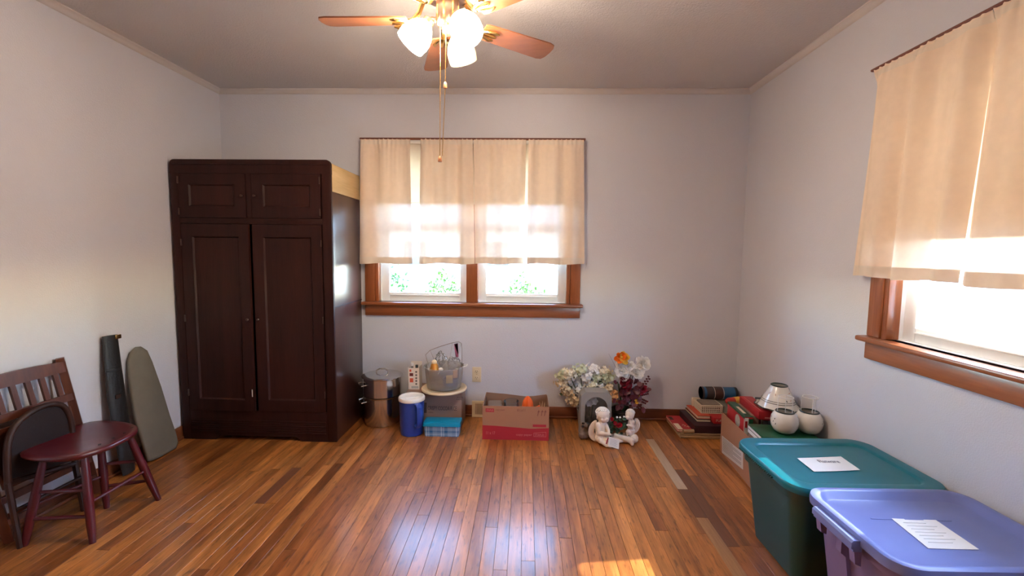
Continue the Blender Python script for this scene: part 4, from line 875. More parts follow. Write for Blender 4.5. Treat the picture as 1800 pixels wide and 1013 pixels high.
for sx in (-.016, .018):
    q = hd+Vector((sx, -.0405+abs(sx-.004)*.15, -.004)); MB().tube([q+Vector((-.008, .004, .002)), q+Vector((-.003, -.001, -.001)), q+Vector((.003, -.001, -.001)), q+Vector((.008, .004, .002))], .0016, 6).build('eyelid', mat('tan_bisque', (.42, .30, .22), .6) if sx < 0 else bpy.data.materials['tan_bisque'], ck)
strands(hr, hd+Vector((-.003, .008, .011)), (.048, .043, .041), 15, .0042, .95); blob(hr, 'cherub_hair', m_bisqueH, ck, .0022, 2)
def wing(zpts, y, tip, name='wing', mirror=1):
    P_ = smooth_loop([cz(x, yy, y) for x, yy in zpts], 1); c_ = sum(P_, Vector())/len(P_); mb = MB(); n = len(P_)
    lay = [(1, 0), (.97, -.006), (.75, -.010), (.4, -.006), (.05, -.004)]; lay2 = [(1, 0), (.97, .004), (.05, .008)]
    vs = []; fs = []
    for L_ in (lay, lay2):
        b0 = len(vs)
        for s, d_ in L_: vs += [c_+(p-c_)*s+Vector((0, d_, 0)) for p in P_]
        fs += [(b0+l*n+i, b0+l*n+(i+1) % n, b0+(l+1)*n+(i+1) % n, b0+(l+1)*n+i) for l in range(len(L_)-1) for i in range(n)]+[tuple(b0+(len(L_)-1)*n+i for i in range(n))]
    o = mb.add(vs, fs).build(name, m_bisque, ck, sharp=50)
    for k in range(1, 5):
        u = k/5; a = P_[int(n*.05)].lerp(c_, .2); b3 = P_[int(n*(.30+.5*u)) % n]; MB().tube([a+Vector((0, -.009, 0)), a.lerp(b3, .5)+Vector((0, -.011, 0)), b3.lerp(a, .06)+Vector((0, -.003, 0))], [.0035, .003, .0018], 6).build('feather_ridge', m_bisque, o)
wing([(250, 500), (215, 495), (165, 535), (125, 610), (115, 690), (140, 760), (190, 805), (255, 820), (285, 800), (240, 760), (205, 700), (205, 620), (235, 560)], 2.965, None)
# smaller cherub
Y2 = 2.975; cb2 = MB(); hd = cz(735, 418, Y2)
cb2.ball(hd, (.031, .030, .033), 14); cb2.ball(hd+Vector((-.014, -.014, -.012)), (.020, .017, .018), 10); cb2.ball(hd+Vector((-.031, -.020, -.008)), (.005, .005, .006), 8); cb2.ball(hd+Vector((.0, -.026, -.010)), (.005, .006, .008), 8)
capsule(cb2, hd+Vector((0, 0, -.02)), cz(755, 500, Y2), .014, .017); cb2.ball(cz(758, 535, Y2), (.026, .020, .026), 10); cb2.ball(cz(755, 590, Y2), (.026, .022, .028), 10); cb2.ball(cz(750, 660, Y2), (.030, .024, .026), 10)
sh = cz(740, 510, Y2-.015); el = cz(762, 590, Y2-.03); hn = cz(712, 570, Y2-.035); capsule(cb2, sh, el, .011, .010); capsule(cb2, el, hn, .010, .007); cb2.ball(hn, (.009, .008, .009), 8)
for k in range(4): capsule(cb2, hn+Vector((-.003, -.002, .004-.003*k)), hn+Vector((-.012, -.003, .006-.003*k)), .0026, .0022)
kn = cz(705, 670, Y2-.02); capsule(cb2, cz(750, 690, Y2), kn, .019, .015); capsule(cb2, kn, cz(700, 735, Y2-.02), .013, .009); capsule(cb2, cz(755, 700, Y2), cz(765, 760, Y2-.01), .018, .014)
blob(cb2, 'cherub', m_bisque, ck, .0026, 3)
hr = MB(); hr.ball(hd+Vector((.005, .006, .008)), (.0305, .0285, .0285), 14)
strands(hr, hd+Vector((.005, .006, .008)), (.0315, .030, .0295), 13, .003, .95); blob(hr, 'cherub_hair', m_bisqueH, ck, .002, 2)
wing([(800, 480), (835, 462), (870, 490), (888, 545), (880, 610), (850, 665), (800, 695), (775, 690), (800, 640), (815, 590), (815, 540), (800, 510)], 2.99, None)
# roses and leaves
m_rose = mat('red_silk', (.38, .008, .02), .6)
def rose(c, r, m, par, name='rose', nrm=(0, -1, .5)):
    mb = MB(); n_ = Vector(nrm).normalized(); u = n_.orthogonal().normalized(); w = n_.cross(u); c = Vector(c)
    for ring_, (cnt, t, L_) in enumerate(((4, .35, .6), (5, .7, .8), (7, 1.15, 1.0))):
        for k in range(cnt):
            a = 6.28*k/cnt+ring_*.5; d_ = (u*math.cos(a)+w*math.sin(a))*math.sin(t)+n_*math.cos(t); mb.petal(c, d_, n_, r*L_, r*.95, .5)
    mb.ball(c+n_*r*.25, r*.3, 8)
    return mb.build(name, m, par, sharp=None)
for x, y, r in ((465, 485, .017), (515, 545, .018), (585, 570, .020), (560, 580, .018)): rose(cz(x, y, 2.93), r, m_rose, ck)
rd = random.Random(12)
for i in range(26):
    p = cz(rd.uniform(450, 690), rd.uniform(460, 700), rd.uniform(2.945, 2.98)); MB().petal(p, (rd.uniform(-1, 1), rd.uniform(-.8, .2), rd.uniform(-.6, .8)), (0, -1, .5), .034, .022).build('leaf', mat('planter_leaf', (.03, .08, .04), .5) if i == 0 else bpy.data.materials['planter_leaf'], ck, sharp=None)
for x, y in ((545, 455), (590, 460), (650, 450)): MB().ball(cz(x, y, 2.96), .008, 8).build('bud', m_paper, ck)
MB().tube([cz(480, 560, 2.96), Vector((.60, 2.975, .03))], .006).tube([cz(600, 600, 2.96), Vector((.63, 2.975, .03))], .006).build('rose_stem', m_leafg, ck)
tg = [cz(425, 742, 2.868), cz(582, 790, 2.868), cz(572, 935, 2.855), cz(413, 882, 2.855)]
for p in tg: p.z = max(p.z, .002)
tag_ = thing('price_tag', tg[3], 'white card tag with faint writing propped on cherub planter', 'tag')
MB().prism(tg, (0, .0012, .0004)).build('card', m_paper, tag_)
u_, v_ = (tg[1]-tg[0]), (tg[3]-tg[0])
for k in range(6): a = tg[0]+u_*.14+v_*(.18+.12*k)+Vector((0, -.0008, 0)); MB().tube([a, a+u_*(.68 if k % 2 else .6)], .0006, 4).build('written_line', m_ink, tag_)
MB().tube([tg[0]+Vector((-.004, 0, -.01)), cz(400, 800, 2.87), cz(385, 850, 2.87)], .004, 6, flat=.4).build('ribbon', mat('magenta_ribbon', (.45, .03, .10), .5), tag_)

# ------------------------------------------------------------------ silk flowers
m_pet = [mat('petal_cream', (.78, .72, .55), .7), mat('petal_white', (.86, .85, .82), .7), mat('petal_tan', (.70, .55, .36), .7), mat('petal_green', (.62, .66, .46), .7), mat('petal_peach', (.80, .45, .20), .7)]
hy = thing('hydrangea_bunch', (.47, 3.285, 0), 'cream and white silk hydrangeas standing behind the grey gift box', 'flowers')
rd = random.Random(31)
MB().lathe([(.05, .001), (.055, .004), (.065, .11), (.068, .115), (.060, .115), (.055, .02), (.001, .02)], (.47, 3.285, 0), 24).build('pot', m_greybox, hy)
cl = [(1000, 657, 0), (1019, 651, 3), (1044, 649, 1), (1062, 654, 0), (988, 672, 2), (1007, 668, 1), (1030, 664, 1), (1051, 664, 3), (1068, 664, 3), (996, 688, 2), (1016, 684, 1), (1024, 693, 1), (1040, 681, 0), (1057, 684, 1), (1008, 704, 2), (1070, 686, 2), (1076, 695, 4), (988, 660, 3)]
for i, (x, y, m) in enumerate(cl):
    c = at(x, y, 1, 3.27+rd.uniform(-.035, .03)); mb = MB()
    for k in range(44):
        d_ = Vector((rd.gauss(0, 1), rd.gauss(-.8, 1), rd.gauss(.2, 1))).normalized(); p = c+Vector((d_.x*1.25, d_.y, d_.z))*rd.uniform(.012, .050)
        if p.y > 3.37: p.y = 3.37
        u = d_.orthogonal().normalized(); w = d_.cross(u); s = rd.uniform(.014, .022)
        for q in range(4):
            a = q*1.57+k; mb.petal(p, u*math.cos(a)+w*math.sin(a)+d_*.25, d_, s, s*.85, .25)
    bl = mb.build('blossom', m_pet[m], hy, sharp=None)
    MB().tube([c, c.lerp(Vector((.47, 3.285, .10)), .6)+Vector((0, .01, 0)), (.47+rd.uniform(-.02, .02), 3.285, .03)], .003, 5).build('stem', m_leafg, bl)
for i in range(26):
    c = at(rd.uniform(985, 1070), rd.uniform(650, 705), 1, 3.29); MB().petal(c, (rd.uniform(-1, 1), rd.uniform(-1, .3), rd.uniform(-.8, .8)), (0, -1, .4), .04, .024).build('leaf', mat('silk_leaf', (.10, .13, .05), .6) if i == 0 else bpy.data.materials['silk_leaf'], hy, sharp=None)

bq = thing('mixed_bouquet', (.745, 3.275, 0), 'silk bouquet of orange, white and burgundy flowers in a dark basket', 'flowers')
m_bask = mat('dark_wicker', (.035, .022, .014), .8, bump=.8, bs=120)
MB().lathe([(.055, .001), (.06, .004), (.078, .125), (.082, .13), (.074, .13), (.055, .02), (.001, .02)], (.745, 3.275, 0), 28).build('basket', m_bask, bq)
for k in range(7): MB().tube([Vector((.745+(.0605+.018*k/7+.001)*math.cos(a), 3.275+(.0605+.018*k/7+.001)*math.sin(a), .012+k*.017)) for a in [6.283*i/28 for i in range(28)]], .004, 5, closed=True).build('wicker_hoop', m_bask, bq)
# orange and yellow bloom
m_yel = mat('yellow_silk', (.85, .55, .08), .6); m_orp = mat('orange_silk', (.85, .20, .015), .6); m_wh = mat('white_silk', (.92, .90, .87), .6); m_bur = mat('burgundy_leaf', (.11, .018, .03), .45, var=.4, vs=25); m_crim = mat('crimson_silk', (.30, .008, .03), .6)
c = at(1092, 630, 1, 3.235); bl = MB(); bo = MB()
for k in range(14):
    a = k*2.4; t = .5+.9*(k/14); d_ = Vector((math.cos(a)*math.sin(t)*1.1, -math.cos(t)*.7-.1, math.sin(a)*math.sin(t)+.35)); (bo if k % 3 == 0 or k in (4, 7) else bl).petal(c, d_, (0, -1, .6), .066, .05, .35)
ob = bl.build('orange_bloom', m_yel, bq, sharp=None); bo.build('orange_petals', m_orp, ob, sharp=None); MB().ball(c+Vector((0, -.015, .01)), .012, 8).build('bloom_eye', m_yel, ob)
def peony(c, r, m):
    mb = MB(); n_ = Vector((0, -.9, .45)).normalized(); u = n_.orthogonal().normalized(); w = n_.cross(u)
    for rg_, (cnt, t, L_) in enumerate(((5, .3, .6), (7, .65, .8), (8, 1.0, .95), (9, 1.4, 1.05))):
        for k in range(cnt):
            a = 6.283*k/cnt+rg_*.4; d_ = (u*math.cos(a)+w*math.sin(a))*math.sin(t)+n_*math.cos(t); j_ = Vector((rd.gauss(0, .16), rd.gauss(0, .16), rd.gauss(0, .16))); mb.petal(c+j_*.05*r, d_+j_, n_+j_*2, r*L_*rd.uniform(.85, 1.1), r*rd.uniform(.75, 1.0), rd.uniform(.25, .6))
    return mb.build('peony', m, bq, sharp=None)
for x, y, r in ((1092, 652, .068), (1117, 654, .066), (1130, 640, .062), (1105, 645, .05), (1095, 664, .045)): peony(at(x, y, 1, 3.235), r, m_wh)
for x, y, r in ((1097, 673, .045), (1128, 684, .040), (1103, 680, .035)):
    peony(at(x, y, 1, 3.225), r, m_crim).name = 'carnation'
for i in range(95):
    x = rd.gauss(1107, 13); y = rd.gauss(692, 13)
    if not (1082 < x < 1136 and 664 < y < 718): continue
    c = at(x, y, 1, rd.uniform(3.20, 3.26)); d_ = Vector((rd.gauss(0, .5), -.25, rd.gauss(.1, .6))); MB().petal(c, d_, (rd.gauss(0, .25), -1, rd.gauss(.3, .3)), rd.uniform(.036, .05), rd.uniform(.034, .044), .12).build('burgundy_leaf', m_bur, bq, sharp=None)
for sx, sy, ex_, ey in ((1122, 690, 1142, 662), (1118, 700, 1137, 708), (1120, 695, 1140, 690), (1112, 705, 1128, 720)):
    a, b2 = at(sx, sy, 1, 3.24), at(ex_, ey, 1, 3.24); sg = MB().tube([a, a.lerp(b2, .5)+Vector((0, -.01, .01)), b2], .0015, 5).build('sprig', m_bur, bq)
    mb = MB()
    for k in range(10): p = a.lerp(b2, .25+.075*k); s = 1 if k % 2 else -1; q = (b2-a).normalized(); mb.petal(p, q*.5+Vector((-q.z, -.2, q.x))*s, (0, -1, 0), .020, .016)
    mb.build('sprig_leaves', m_bur, sg, sharp=None)
for x, y in ((1117, 703), (1121, 696), (1115, 712), (1119, 708)): rose(at(x, y, 1, 3.215), .016, m_yel, bq, 'small_yellow_flower')
for x, y in ((1078, 690), (1083, 698), (1079, 703)): rose(at(x, y, 1, 3.225), .020, m_pet[4], bq, 'small_orange_flower')
for i in range(12):
    a = Vector((.745, 3.275, .1)); b2 = at(rd.uniform(1085, 1130), rd.uniform(640, 700), 1, 3.26); MB().tube([a, a.lerp(b2, .5), b2], .003, 5).build('stem', m_leafg, bq)
for x, y in ((1070, 622), (1117, 628), (1128, 735), (1146, 725)): a = at(1105, 690, 1, 3.27); b2 = at(x, y, 1, 3.30); MB().tube([a, b2], [.0012, .0005], 4).build('grass_blade', m_bask, bq)

# ------------------------------------------------------------------ stack in the corner
m_tan = mat('aged_newsprint', (.34, .22, .12), .85, var=.2, vs=20); m_maroon = mat('maroon_leatherette', (.035, .008, .014), .5); m_redc = mat('red_card', (.42, .015, .02), .45, var=.15, vs=14); m_creamp = mat('cream_print', (.72, .60, .45), .7)
def book(name, lo, hi, m, label, cat, rz=0, pages=None, spine=None):
    c = Vector(((lo[0]+hi[0])/2, (lo[1]+hi[1])/2, lo[2])); t = thing(name, c, label, cat)
    if pages:
        h = hi[2]-lo[2]; e = min(.004, h*.15)
        MB().rbox(lo, (hi[0], hi[1], lo[2]+e), .001, 1, rz).build('cover', m, t); MB().rbox((lo[0], lo[1], hi[2]-e), hi, .001, 1, rz).build('cover', m, t); MB().box((lo[0]+.004, lo[1]+.004, lo[2]+e), (hi[0]-.004, hi[1]-.004, hi[2]-e), rz).build('pages', pages, t)
    else: MB().rbox(lo, hi, .003, 2, rz).build('shell', m, t)
    return t
ax0, ay0 = 1.105, 3.055
t = thing('newspaper_pile', (1.26, 3.21, 0), 'flat pile of folded aged newspapers on the floor', 'newspapers')
for k in range(4): MB().rbox((ax0+rd.uniform(-.008, .008), ay0+rd.uniform(-.006, .006), .001+k*.0085), (1.43, 3.365+rd.uniform(-.008, .006), .0088+k*.0085), .0035, 2, rd.uniform(-.02, .02)).build('newspaper', m_tan, t)
t = thing('magazine_roll', (1.16, 3.08, .036), 'rolled tan paper at the edge of the newspaper pile', 'paper')
MB().tube([(1.125, 3.062, .050), (1.20, 3.066, .050)], .0135, 12).build('roll', m_tan, t)
t = book('catalogue', (1.095, 3.085, .036), (1.20, 3.36, .052), m_redc, 'red and cream catalogue lying beside the maroon album', 'magazine', pages=m_creamp)
MB().box((1.099, 3.09, .0522), (1.135, 3.20, .0526)).build('cream_panel', m_creamp, t); MB().box((1.104, 3.27, .0522), (1.13, 3.33, .0526)).build('photo', m_inkdark, t)
text('TLK', .036, m_creamp, t, (1.145, 3.17, .0524), (.5, -.5, 0), (.5, .5, 0))
mb_ = book('photo_album', (1.205, 3.065, .036), (1.435, 3.375, .092), m_maroon, 'thick dark maroon album on the newspaper pile', 'album')
g_ = book('hardback_book', (1.245, 3.13, .0925), (1.345, 3.372, .112), mat('dark_green_cloth', (.02, .035, .028), .6), 'dark green hardback book under the orange-red paperback', 'book', pages=m_creamp)
g_ = book('paperback_book', (1.25, 3.14, .1125), (1.345, 3.365, .136), mat('orange_red_cover', (.52, .07, .03), .5), 'orange-red paperback book under the cream basket', 'book', pages=m_creamp)
t = book('red_box', (1.35, 3.10, .0925), (1.455, 3.36, .136), m_redc, 'flat red printed box beside the orange-red paperback', 'box')
text('FUNNY', .026, m_creamp, t, (1.365, 3.0995, .108), (1,0,0), (0,0,1))
# cream basket
bk = thing('basket', (1.37, 3.25, .1365), 'small cream open-weave plastic basket filled with grey cloth', 'basket'); m_bsk = mat('cream_basket', (.70, .62, .48), .5)
bx0, bx1, by0, by1, bz0, bz1 = 1.295, 1.445, 3.185, 3.315, .1365, .198
for z in (bz0+.003, bz0+.018, bz0+.032, bz0+.046, bz1-.004): MB().tube([(bx0, by0, z), (bx1, by0, z), (bx1, by1, z), (bx0, by1, z)], .0032 if z < bz1-.005 else .005, 5, closed=True).build('band', m_bsk, bk)
for i in range(11):
    x = bx0+(bx1-bx0)*i/10
    for y in (by0, by1): MB().tube([(x, y, bz0+.001), (x, y, bz1-.003)], .0024, 4).build('upright', m_bsk, bk)
for i in range(1, 9):
    y = by0+(by1-by0)*i/9
    for x in (bx0, bx1): MB().tube([(x, y, bz0+.001), (x, y, bz1-.003)], .0024, 4).build('upright', m_bsk, bk)
MB().box((bx0, by0, bz0), (bx1, by1, bz0+.002)).build('bottom', m_bsk, bk)
single(MB().rbox((bx0+.008, by0+.008, bz0+.004), (bx1-.008, by1-.008, bz1+.006), .008, 3), 'folded_cloth', mat('taupe_cloth', (.20, .155, .125), .9, var=.2, vs=30, bump=.5, bs=50), 'folded taupe cloth filling the cream basket', 'cloth', (1.37, 3.25, bz0+.004))
single(MB().rbox((1.285, 3.33, .1365), (1.345, 3.36, .200), .004), 'tan_block', m_creamp, 'small tan block standing behind the cream basket', 'block', (1.315, 3.345, .1365))
# blue tin tube lying on a pile
single(MB().rbox((1.46, 3.12, 0), (1.61, 3.39, .196), .004), 'board_game_box', mat('olive_grey_card', (.16, .15, .12), .7, var=.5, vs=18), 'dull olive box supporting the blue tin tube', 'box', (1.535, 3.25, 0))
tb = thing('tin_tube', (1.48, 3.335, .198), 'blue and black printed tin tube lying along the back wall', 'tube'); rt_ = .046; zt_ = .198+rt_
a, b2 = Vector((1.345, 3.335, zt_)), Vector((1.605, 3.335, zt_))
MB().tube([a, b2], rt_, 28).build('tube', mat('blue_tin', (.02, .10, .22), .35), tb)
for u0, u1, m in ((.12, .33, m_inkdark), (.36, .58, mat('dark_brown_print', (.05, .022, .018), .5)), (.0, .05, m_inkdark), (.93, 1.0, m_black)): MB().tube([a.lerp(b2, u0), a.lerp(b2, u1)], rt_+.0008, 28).build('printed_band', m, tb)
for u in (.34, .345, .595): MB().tube([a.lerp(b2, u), a.lerp(b2, u+.008)], rt_+.0012, 28).build('pale_stripe', m_creamp, tb)
rb = thing('plastic_bottle', (1.53, 3.215, .197), 'red plastic bottle with yellow label lying by the blue tin tube', 'bottle')
a, b2 = Vector((1.475, 3.20, .224)), Vector((1.60, 3.24, .224)); MB().tube([a, a.lerp(b2, .06), a.lerp(b2, .18), a.lerp(b2, .3), b2], [.008, .018, .026, .0265, .0265], 20).build('body', mat('red_plastic', (.48, .03, .02), .35), rb); MB().tube([a.lerp(b2, .5), a.lerp(b2, .85)], .0272, 20).build('label_band', mat('yellow_label', (.75, .42, .06), .5), rb)

# ------------------------------------------------------------------ open cardboard box and its contents
S_ = Vector((.082, .9966, 0)); W_ = Vector((.9966, -.082, 0)); B0 = Vector((1.257, 2.30, 0)); LEN, WID, BH = .585, .325, .262
ob_ = thing('open_cardboard_box', B0+S_*LEN/2+W_*WID/2, 'open brown shipping box against the wall with a printed label', 'box')
def bp(s, w, z): return B0+S_*s+W_*w+Vector((0, 0, z))
def wallp(a, b2, z0a, z1a, z1b, t): mb = MB(); return mb.prism([bp(*a, z0a), bp(*b2, z0a), bp(*b2, z1b), bp(*a, z1a)], t)
wallp((0, 0), (LEN, 0), 0, .275, .258, W_*.004).build('long_side', m_card, ob_, sharp=None); wallp((0, WID-.004), (LEN, WID-.004), 0, .262, .262, W_*.004).build('long_side', m_cardin, ob_, sharp=None)
wallp((0, .004), (0, WID-.004), 0, .262, .262, S_*.004).build('short_side', m_card, ob_, sharp=None); wallp((LEN-.004, .004), (LEN-.004, WID-.004), 0, .255, .262, S_*.004).build('short_side', m_cardin, ob_, sharp=None)
MB().prism([bp(.004, .004, 0), bp(LEN-.004, .004, 0), bp(LEN-.004, WID-.004, 0), bp(.004, WID-.004, 0)], (0, 0, .004)).build('bottom', m_cardin, ob_, sharp=None)
def lf(px, py): return on(px, py, B0-W_*.0006, W_)
lb = [lf(1269, 766), lf(1306, 796), lf(1306, 826), lf(1269, 796)]; lo_ = MB().prism(lb, W_*.0006).build('shipping_label', mat('grey_white_label', (.62, .58, .55), .7), ob_)
for k in range(9):
    u = .08+.09*k; a = lb[0].lerp(lb[3], u)-W_*.0004; b2 = lb[1].lerp(lb[2], u)-W_*.0004; MB().tube([a.lerp(b2, .05), a.lerp(b2, .92 if k % 3 else .55)], .0012, 4).build('print_line', m_inkdark, lo_)
# contents, standing on filler boxes inside
m_dkgreen = mat('dark_green_card', (.008, .085, .035), .35)
def cbox(name, s0, s1, w0, w1, z0, z1, m, label, cat='box', r=.003):
    c = bp((s0+s1)/2, (w0+w1)/2, z0); t = thing(name, c, label, cat); ang = math.atan2(S_.y, S_.x)-R(90)
    mb = MB().rbox(Vector((c.x-(w1-w0)/2, c.y-(s1-s0)/2, z0)), Vector((c.x+(w1-w0)/2, c.y+(s1-s0)/2, z1)), r, 2, ang); mb.build('carton', m, t); return t
g1 = cbox('green_gift_box', .035, .225, .018, WID-.012, .275, .325, m_dkgreen, 'flat dark green box under the two round vases')
p = bp(.04, .0175, .28); MB().prism([bp(.05, .0172, .280), bp(.215, .0172, .280), bp(.215, .0172, .318), bp(.05, .0172, .318)], W_*-.0006).build('white_side_print', m_paper, g1)
MB().prism([bp(.055, .0166, .300), bp(.21, .0166, .300), bp(.21, .0166, .304), bp(.055, .0166, .304)], W_*-.0004).build('dark_line', m_inkdark, g1)
cbox('plain_carton', .03, .22, .02, WID-.02, .0045, .274, m_card2, 'plain brown carton under the flat dark green box')
g2 = cbox('christmas_box', .30, .575, .030, .078, .0045, .335, m_redc, 'upright red and green box just inside the shipping box')
for nm, s0, s1, z0, z1, m in (('green_border', .30, .575, .322, .3355, m_dkgreen),): MB().prism([bp(s0, .0295, z0), bp(s1, .0295, z0), bp(s1, .0295, z1), bp(s0, .0295, z1)], W_*-.0005).build(nm, m, g2)
MB().prism([bp(.30, .030, .3352), bp(.575, .030, .3352), bp(.575, .078, .3352), bp(.30, .078, .3352)], (0, 0, .0008)).build('green_top', m_dkgreen, g2); MB().prism([bp(.36, .045, .3361), bp(.48, .045, .3361), bp(.48, .062, .3361), bp(.36, .062, .3361)], (0, 0, .0004)).build('pale_title', m_creamp, g2)
MB().prism([bp(.302, .0294, .10), bp(.307, .0294, .10), bp(.307, .0294, .32), bp(.302, .0294, .32)], W_*-.0007).build('gold_line', m_creamp, g2)
MB().lathe([(.038, 0), (.038, .0008)], bp(.40, .0294, .275), 28, (-W_).to_track_quat('Z', 'Y').to_matrix()).build('round_emblem', mat('grey_emblem', (.45, .42, .36), .6, var=.5, vs=60), g2)
MB().prism([bp(.2996, .031, .20), bp(.2996, .052, .20), bp(.2996, .052, .33), bp(.2996, .031, .33)], S_*-.0006).build('white_end_panel', m_paper, g2); MB().prism([bp(.2996, .033, .27), bp(.2996, .046, .27), bp(.2996, .046, .31), bp(.2996, .033, .31)], S_*-.0012).build('red_mark', m_redc, g2)
MB().prism([bp(.2996, .053, .20), bp(.2996, .0775, .20), bp(.2996, .0775, .325), bp(.2996, .053, .325)], S_*-.0006).build('green_end_panel', m_dkgreen, g2)
g3 = cbox('red_long_box', .285, .57, .100, .178, .330, .378, m_redc, 'long bright red box lying across the shipping box')
MB().prism([bp(.30, .115, .3782), bp(.55, .115, .3782), bp(.55, .12, .3782), bp(.30, .12, .3782)], (0, 0, .0004)).prism([bp(.2848, .135, .338), bp(.2848, .17, .338), bp(.2848, .17, .345), bp(.2848, .135, .345)], S_*-.0005).build('pale_print', m_inkpink, g3)
t = thing('tin_can', bp(.30, .15, .0045), 'silver tin can under the end of the long red box', 'can'); MB().lathe([(.032, .0), (.033, .003), (.033, .318), (.034, .32), (.034, .324), (.030, .324)], bp(.305, .145, .0045), 28).build('can_wall', m_steel, t)
cbox('filler_carton', .35, .57, .085, .18, .0045, .329, m_card2, 'plain carton under the long red box')
g4 = cbox('slate_box', .235, .56, .190, WID-.010, .0045, .379, mat('slate_card', (.045, .052, .065), .6), 'tall slate-grey box under the ceramic candle shade')

# candle shade on scalloped saucer
m_cer = mat('speckled_white_ceramic', (.78, .75, .69), .22, var=.06, vs=40, coat=.4); m_dkrim = mat('dark_green_glaze', (.02, .035, .03), .3)
sc0 = Vector((1.507, 2.615, .380))
def scallop(c, prof, wav, n=64, lobes=9):
    mb = MB(); vs = []
    for r, z in prof:
        for k in range(n): a = 6.283*k/n; f = 1+wav*math.cos(lobes*a)*max(0, (r-.085)/.04); vs.append(c+Vector((r*f*math.cos(a), r*f*math.sin(a), z+(wav*.08*math.sin(lobes*a) if r > .1 else 0))))
    return mb.add(vs, [(i*n+k, i*n+(k+1) % n, (i+1)*n+(k+1) % n, (i+1)*n+k) for i in range(len(prof)-1) for k in range(n)])
pl2 = thing('ceramic_saucer', sc0, 'white ceramic saucer with scalloped dark rim under candle shade', 'saucer')
scallop(sc0, [(.001, .001), (.05, .001), (.07, .003), (.10, .014), (.118, .022), (.118, .025), (.10, .018), (.07, .007), (.001, .006)], .035).build('dish', m_cer, pl2)
MB().tube([sc0+Vector((.1185*(1+.035*math.cos(9*a)*.82)*math.cos(a), .1185*(1+.035*math.cos(9*a)*.82)*math.sin(a), .0245)) for a in [6.283*k/72 for k in range(72)]], .0028, 6, closed=True).build('rim_line', m_dkrim, pl2)
s1 = sc0+Vector((.004, 0, .012)); sd = thing('candle_shade', s1, 'white ceramic cone candle shade with dark bands and leaf motifs', 'candle shade')
scallop(s1, [(.108, .004), (.106, .010), (.098, .022), (.090, .042), (.074, .074), (.052, .118), (.043, .134), (.041, .134), (.050, .117), (.072, .073), (.088, .041), (.096, .021), (.104, .006)], .045).build('cone', m_cer, sd)
for r, z, th in ((.1085, .006, .003), (.0915, .042, .0014), (.0865, .052, .0014), (.0425, .135, .0035)):
    wv = .03 if z < .01 else 0
    MB().tube([s1+Vector((r*(1+wv*math.cos(9*a)*.6)*math.cos(a), r*(1+wv*math.cos(9*a)*.6)*math.sin(a), z)) for a in [6.283*k/72 for k in range(72)]], th, 6, closed=True).build('glaze_band', m_dkrim, sd)
rd = random.Random(5)
for k in range(22):
    a = rd.uniform(0, 6.28); z = rd.choice((.07, .085, .10, .115)); r = .074-(z-.074)*.5+.0015; p = s1+Vector((r*math.cos(a), r*math.sin(a), z)); n_ = Vector((math.cos(a), math.sin(a), .6)).normalized(); tz_ = Vector((-.6*math.cos(a), -.6*math.sin(a), 1)).normalized(); th_ = rd.uniform(0, 6.28); MB().petal(p+n_*.0006, Vector((-math.sin(a), math.cos(a), 0))*math.cos(th_)+tz_*math.sin(th_), n_, rd.uniform(.010, .02), .006, .02).build('leaf_motif', m_dkrim if k % 3 else mat('pink_glaze', (.55, .35, .30), .4), sd, sharp=None)
def vase(c, label, seed):
    c = Vector(c); t = thing('round_vase', c, label, 'vase', 'round vases on the green box')
    MB().lathe([(.025, .001), (.034, .003), (.052, .016), (.064, .040), (.068, .066), (.064, .092), (.052, .113), (.044, .119), (.041, .119), (.049, .110), (.061, .090), (.065, .066), (.060, .040), (.045, .016), (.001, .010)], c, 40).build('globe', m_cer, t, sharp=60)
    MB().tube([c+Vector((.0435*math.cos(a), .0435*math.sin(a), .119)) for a in [6.283*k/40 for k in range(40)]], .0042, 8, closed=True).build('dark_rim', m_dkrim, t)
    wr_ = mat('white_wire', (.80, .80, .80), .35) if 'white_wire' not in bpy.data.materials else bpy.data.materials['white_wire']
    h = MB().tube([c+Vector((.036*math.cos(a), .036*math.sin(a), .200)) for a in [6.283*k/32 for k in range(32)]], .0022, 6, closed=True).build('wire_hoop', wr_, t)
    for k in range(3): a = seed+2.09*k; MB().tube([c+Vector((.036*math.cos(a), .036*math.sin(a), .200)), c+Vector((.039*math.cos(a), .039*math.sin(a), .19)), c+Vector((.0395*math.cos(a), .0395*math.sin(a), .10))], .0018, 5).build('wire_leg', wr_, h)
    rd = random.Random(seed)
    for k in range(5): a = (3.3 if seed < 2 else 5.6)+rd.uniform(-.4, .4); z = rd.uniform(.04, .09); r = .0685*math.sqrt(max(.1, 1-((z-.066)/.075)**2)); p = c+Vector((r*math.cos(a), r*math.sin(a), z)); MB().petal(p, (-math.sin(a)*.3, math.cos(a)*.3, 1), (math.cos(a), math.sin(a), 0), .012, .005, .02).build('leaf_motif', m_dkrim, t, sharp=None)
vase((1.425, 2.398, .326), 'round white vase with wire hoop beside the dark green box edge', 1)
vase((1.560, 2.405, .326), 'round white vase with wire hoop closest to the wall', 2.4)

